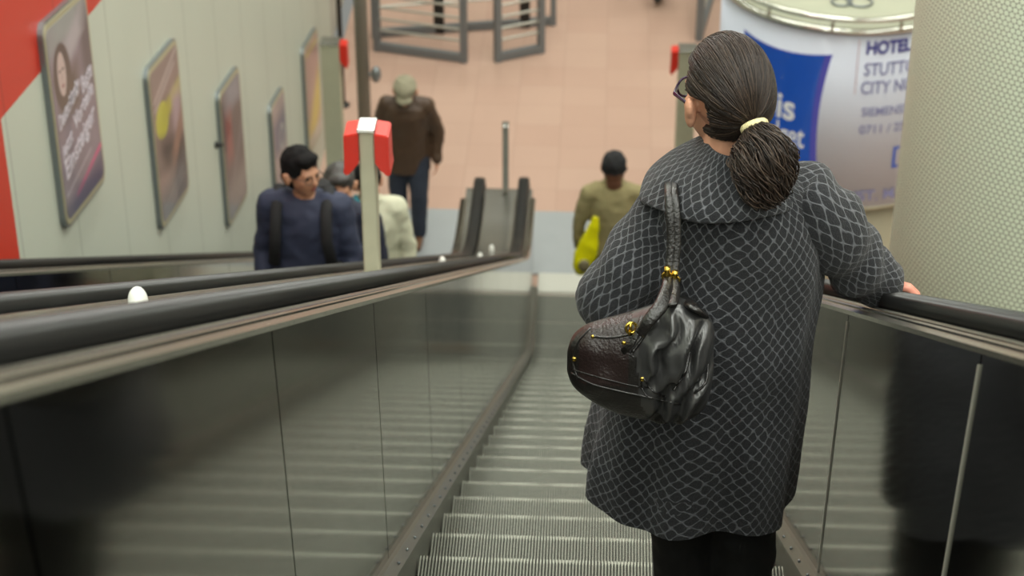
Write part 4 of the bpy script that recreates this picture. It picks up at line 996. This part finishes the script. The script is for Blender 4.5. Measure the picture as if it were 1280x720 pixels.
# glasses
bm = bmesh.new()
for s_ in (-1, 1):
    cc = Vector((s_*.032, .094, .002)); torus(bm, cc, .020, .0026, (0, 1, 0), seg=24, s2=6)
    tube(bm, [(s_*.053, .092, .008), (s_*.080, .060, .008), (s_*.084, .0, .004), (s_*.084, -.012, -.008)], [.0034, .003, .0024, .002], 8, flat=1.6)
tube(bm, [(-.010, .104, .008), (.010, .104, .008)], .002, 6)
bmesh.ops.transform(bm, matrix=TM, verts=bm.verts); mesh_obj('glasses', bm, M['glasses'], w_, True)

# ------------------------------------------------------------------ black leather handbag
YBG = 3.70
bag = empty('handbag', at(800, 516, Y=YBG), 'slouchy black leather handbag with brass fittings hanging from the woman\'s left shoulder', 'bag')
pxm = 2690/((at(800, 450, Y=YBG)-CAM).dot(CF))
secs = [(709, 438, 462, .012), (716, 421, 475, .035), (732, 409, 487, .052), (755, 402, 499, .062), (785, 394, 509, .070), (815, 384, 514, .076), (843, 376, 517, .078), (866, 386, 514, .070), (882, 396, 505, .052), (889, 406, 492, .028), (892, 420, 475, .010)]
sp = spline(secs, 90); bm = bmesh.new(); rings = []; NB = 72
for i, (px_, yt_, yb_, dd) in enumerate(sp):
    a_, b_ = at(px_, yt_, Y=YBG), at(px_, yb_, Y=YBG); c_ = (a_+b_)/2; hh = (a_.z-b_.z)/2; ring = []
    for k in range(NB):
        an = 2*PI*k/NB; cz_ = math.cos(an); sy_ = math.sin(an)
        x = c_.x; z = c_.z+hh*math.copysign(abs(cz_)**.8, cz_); wz = (z-c_.z)/max(hh, .01)
        y = YBG-dd*math.copysign(abs(sy_)**.75, sy_)*(1-.25*wz)
        # gathered folds on the right-hand half, soft sag on the left
        X_, Z_ = (px_-709)/183, (c_.z+hh*wz-at(800, 516, Y=YBG).z)/.24
        g_ = max(0, min(1, (X_-.42-.12*(1-Z_))/.08)); tt = X_*1.15-Z_*.52+.12*noise.noise(Vector((X_*4, Z_*4, 1)))
        y -= (g_*(.015*math.sin(tt*30)+.007*math.sin(tt*57+1.5+3*Z_))+.006*noise.noise(Vector((X_*6, Z_*6, 3)))) * (1 if sy_ > 0 else .3)*max(0, 1-abs(wz)**4)
        ring.append(bm.verts.new((x, y, z)))
    rings.append(ring)
fcs = []
for i, (p, q_) in enumerate(zip(rings[:-1], rings[1:])):
    for k in range(NB):
        f_ = bm.faces.new((p[k], p[(k+1) % NB], q_[(k+1) % NB], q_[k])); cc = f_.calc_center_median(); X_ = (sp[i][0]-709)/183; Z_ = (cc.z-at(800, 516, Y=YBG).z)/.24
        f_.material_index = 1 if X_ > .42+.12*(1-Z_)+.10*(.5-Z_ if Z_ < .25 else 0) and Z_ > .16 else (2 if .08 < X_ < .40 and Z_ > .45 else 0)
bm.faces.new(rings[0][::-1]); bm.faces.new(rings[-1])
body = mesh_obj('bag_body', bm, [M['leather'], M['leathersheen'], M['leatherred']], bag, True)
from mathutils.bvhtree import BVHTree
bvh = BVHTree.FromObject(body, bpy.context.evaluated_depsgraph_get()) if False else BVHTree.FromPolygons([v.co.copy()+bag.location for v in body.data.vertices], [tuple(p.vertices) for p in body.data.polygons])
def on_bag(px, py, lift=.002):
    """point on the bag's surface along a sight line"""
    r = (at(px, py, Y=3.)-CAM).normalized(); h = bvh.ray_cast(CAM, r)
    return (h[0]-r*lift) if h[0] is not None else at(px, py, Y=YBG-.03)
def piping(pxs, rad, name='piping', m=M['leather']):
    bm = bmesh.new(); s2 = spline([tuple(v) for v in pxs], 22); tube(bm, [on_bag(a, b, .001) for a, b in s2], rad, 8); return mesh_obj(name, bm, m, bag, True)
piping([(714, 466), (740, 480), (775, 489), (812, 497), (850, 506)], .0022); piping([(716, 462), (750, 472), (790, 482), (815, 485)], .0014)
piping([(722, 474), (716, 450), (722, 428), (738, 410)], .0022); piping([(803, 470), (802, 484), (812, 500)], .002); piping([(803, 470), (815, 488), (832, 496)], .002)
piping([(790, 441), (805, 420), (818, 395), (835, 382)], .0035, 'zip_edge'); piping([(740, 420), (760, 422), (785, 418), (806, 408)], .0030, 'zip_edge')
piping([(862, 440), (856, 465), (842, 488)], .0028); piping([(885, 455), (882, 478), (868, 492)], .003)
for (a, b, r_) in ((718, 449, .0055), (741, 421, .0045), (803, 474, .0055), (780, 429, .0048)):
    bm = bmesh.new(); ell(bm, on_bag(a, b, .001), (r_, r_*.7, r_)); mesh_obj('brass_stud', bm, M['gold'], bag, True)
bm = bmesh.new(); torus(bm, on_bag(789, 410, .012), .011, .0032, (.3, -1, .2), seg=20, s2=8); box(bm, on_bag(788, 411, .010), (.007, .006, .028)); mesh_obj('brass_buckle', bm, M['gold'], bag, True)
bm = bmesh.new(); tube(bm, [on_bag(804, 395, .014), on_bag(797, 415, .012), on_bag(790, 430, .010), on_bag(778, 440, .006)], .007, 10, flat=.4); mesh_obj('zip_pull', bm, M['leather'], bag, True)
# the two straps over the shoulder
for dx, nm_ in ((0, 0), (8, 1)):
    bm = bmesh.new()
    pth = [A(846+dx*.6, 262, 4.10), A(843+dx*.6, 236, 4.03), A(837+dx*.8, 228, 3.93), A(836+dx*.8, 238, 3.845), A(837+dx, 262, 3.81), A(839+dx*.9, 300, 3.785), A(837+dx*.9, 330, 3.765), A(834+dx*1.1, 346, 3.75)]
    s2 = spline([tuple(p) for p in pth], 40); tube(bm, [Vector(p) for p in s2], .0088, 12, flat=.42, up=(0, 1, 0)); mesh_obj('strap', bm, M['leather'], bag, True)
    bm = bmesh.new(); c_ = A(834+dx*1.2, 339+dx*.6, 3.742); tube(bm, [c_+Vector((0, 0, -.010)), c_+Vector((0, 0, .010))], .0062, 12); torus(bm, c_+Vector((0, 0, -.012)), .009, .003, (0, 1, 0), seg=18, s2=6); mesh_obj('brass_ring', bm, M['gold'], bag, True)
for pth in ([A(836, 346, 3.745), A(834, 362, 3.71), A(826, 382, 3.66), A(812, 400, 3.635), A(800, 418, 3.632)], [A(845, 348, 3.745), A(848, 366, 4.05), A(862, 380, 3.70), A(882, 394, 3.70)], [A(840, 348, 3.745), A(842, 365, 3.71), A(840, 382, 3.66)]):
    bm = bmesh.new(); s2 = spline([tuple(p) for p in pth], 20); tube(bm, [Vector(p) for p in s2], [.011+.004*math.sin(PI*i/20) for i in range(21)], 12, flat=.5, up=(0, 1, 0)); mesh_obj('handle_tab', bm, M['leather'], bag, True)

# ------------------------------------------------------------------ light
def area(loc, sx_, sy_, e, rot=(0, 0, 0), col=(.97, 1, .93)):
    l = bpy.data.lights.new('fluorescent_light', 'AREA'); l.shape = 'RECTANGLE'; l.size = sx_; l.size_y = sy_; l.energy = e; l.color = col
    o = bpy.data.objects.new('fluorescent_light', l); C.objects.link(o); o.location = loc; o.rotation_euler = rot; return o
for y, e in ((-3, 170), (2, 150), (7, 165), (12, 185), (17, 205), (23, 200)):  # the row behind the camera is added for highlights on the handbag
    for x in (-1.4, 1.6, 5.2): area((x, y, 11.45), .5, 3.6, e)
wd = bpy.data.worlds.new('world'); bpy.context.scene.world = wd; wd.use_nodes = True
wd.node_tree.nodes['Background'].inputs[0].default_value = (.9, .92, .85, 1); wd.node_tree.nodes['Background'].inputs[1].default_value = .3
vs_ = bpy.context.scene.view_settings; vs_.view_transform = 'Standard'; vs_.look = 'None'; vs_.gamma = 1; vs_.exposure = -.06; vs_.use_curve_mapping = False
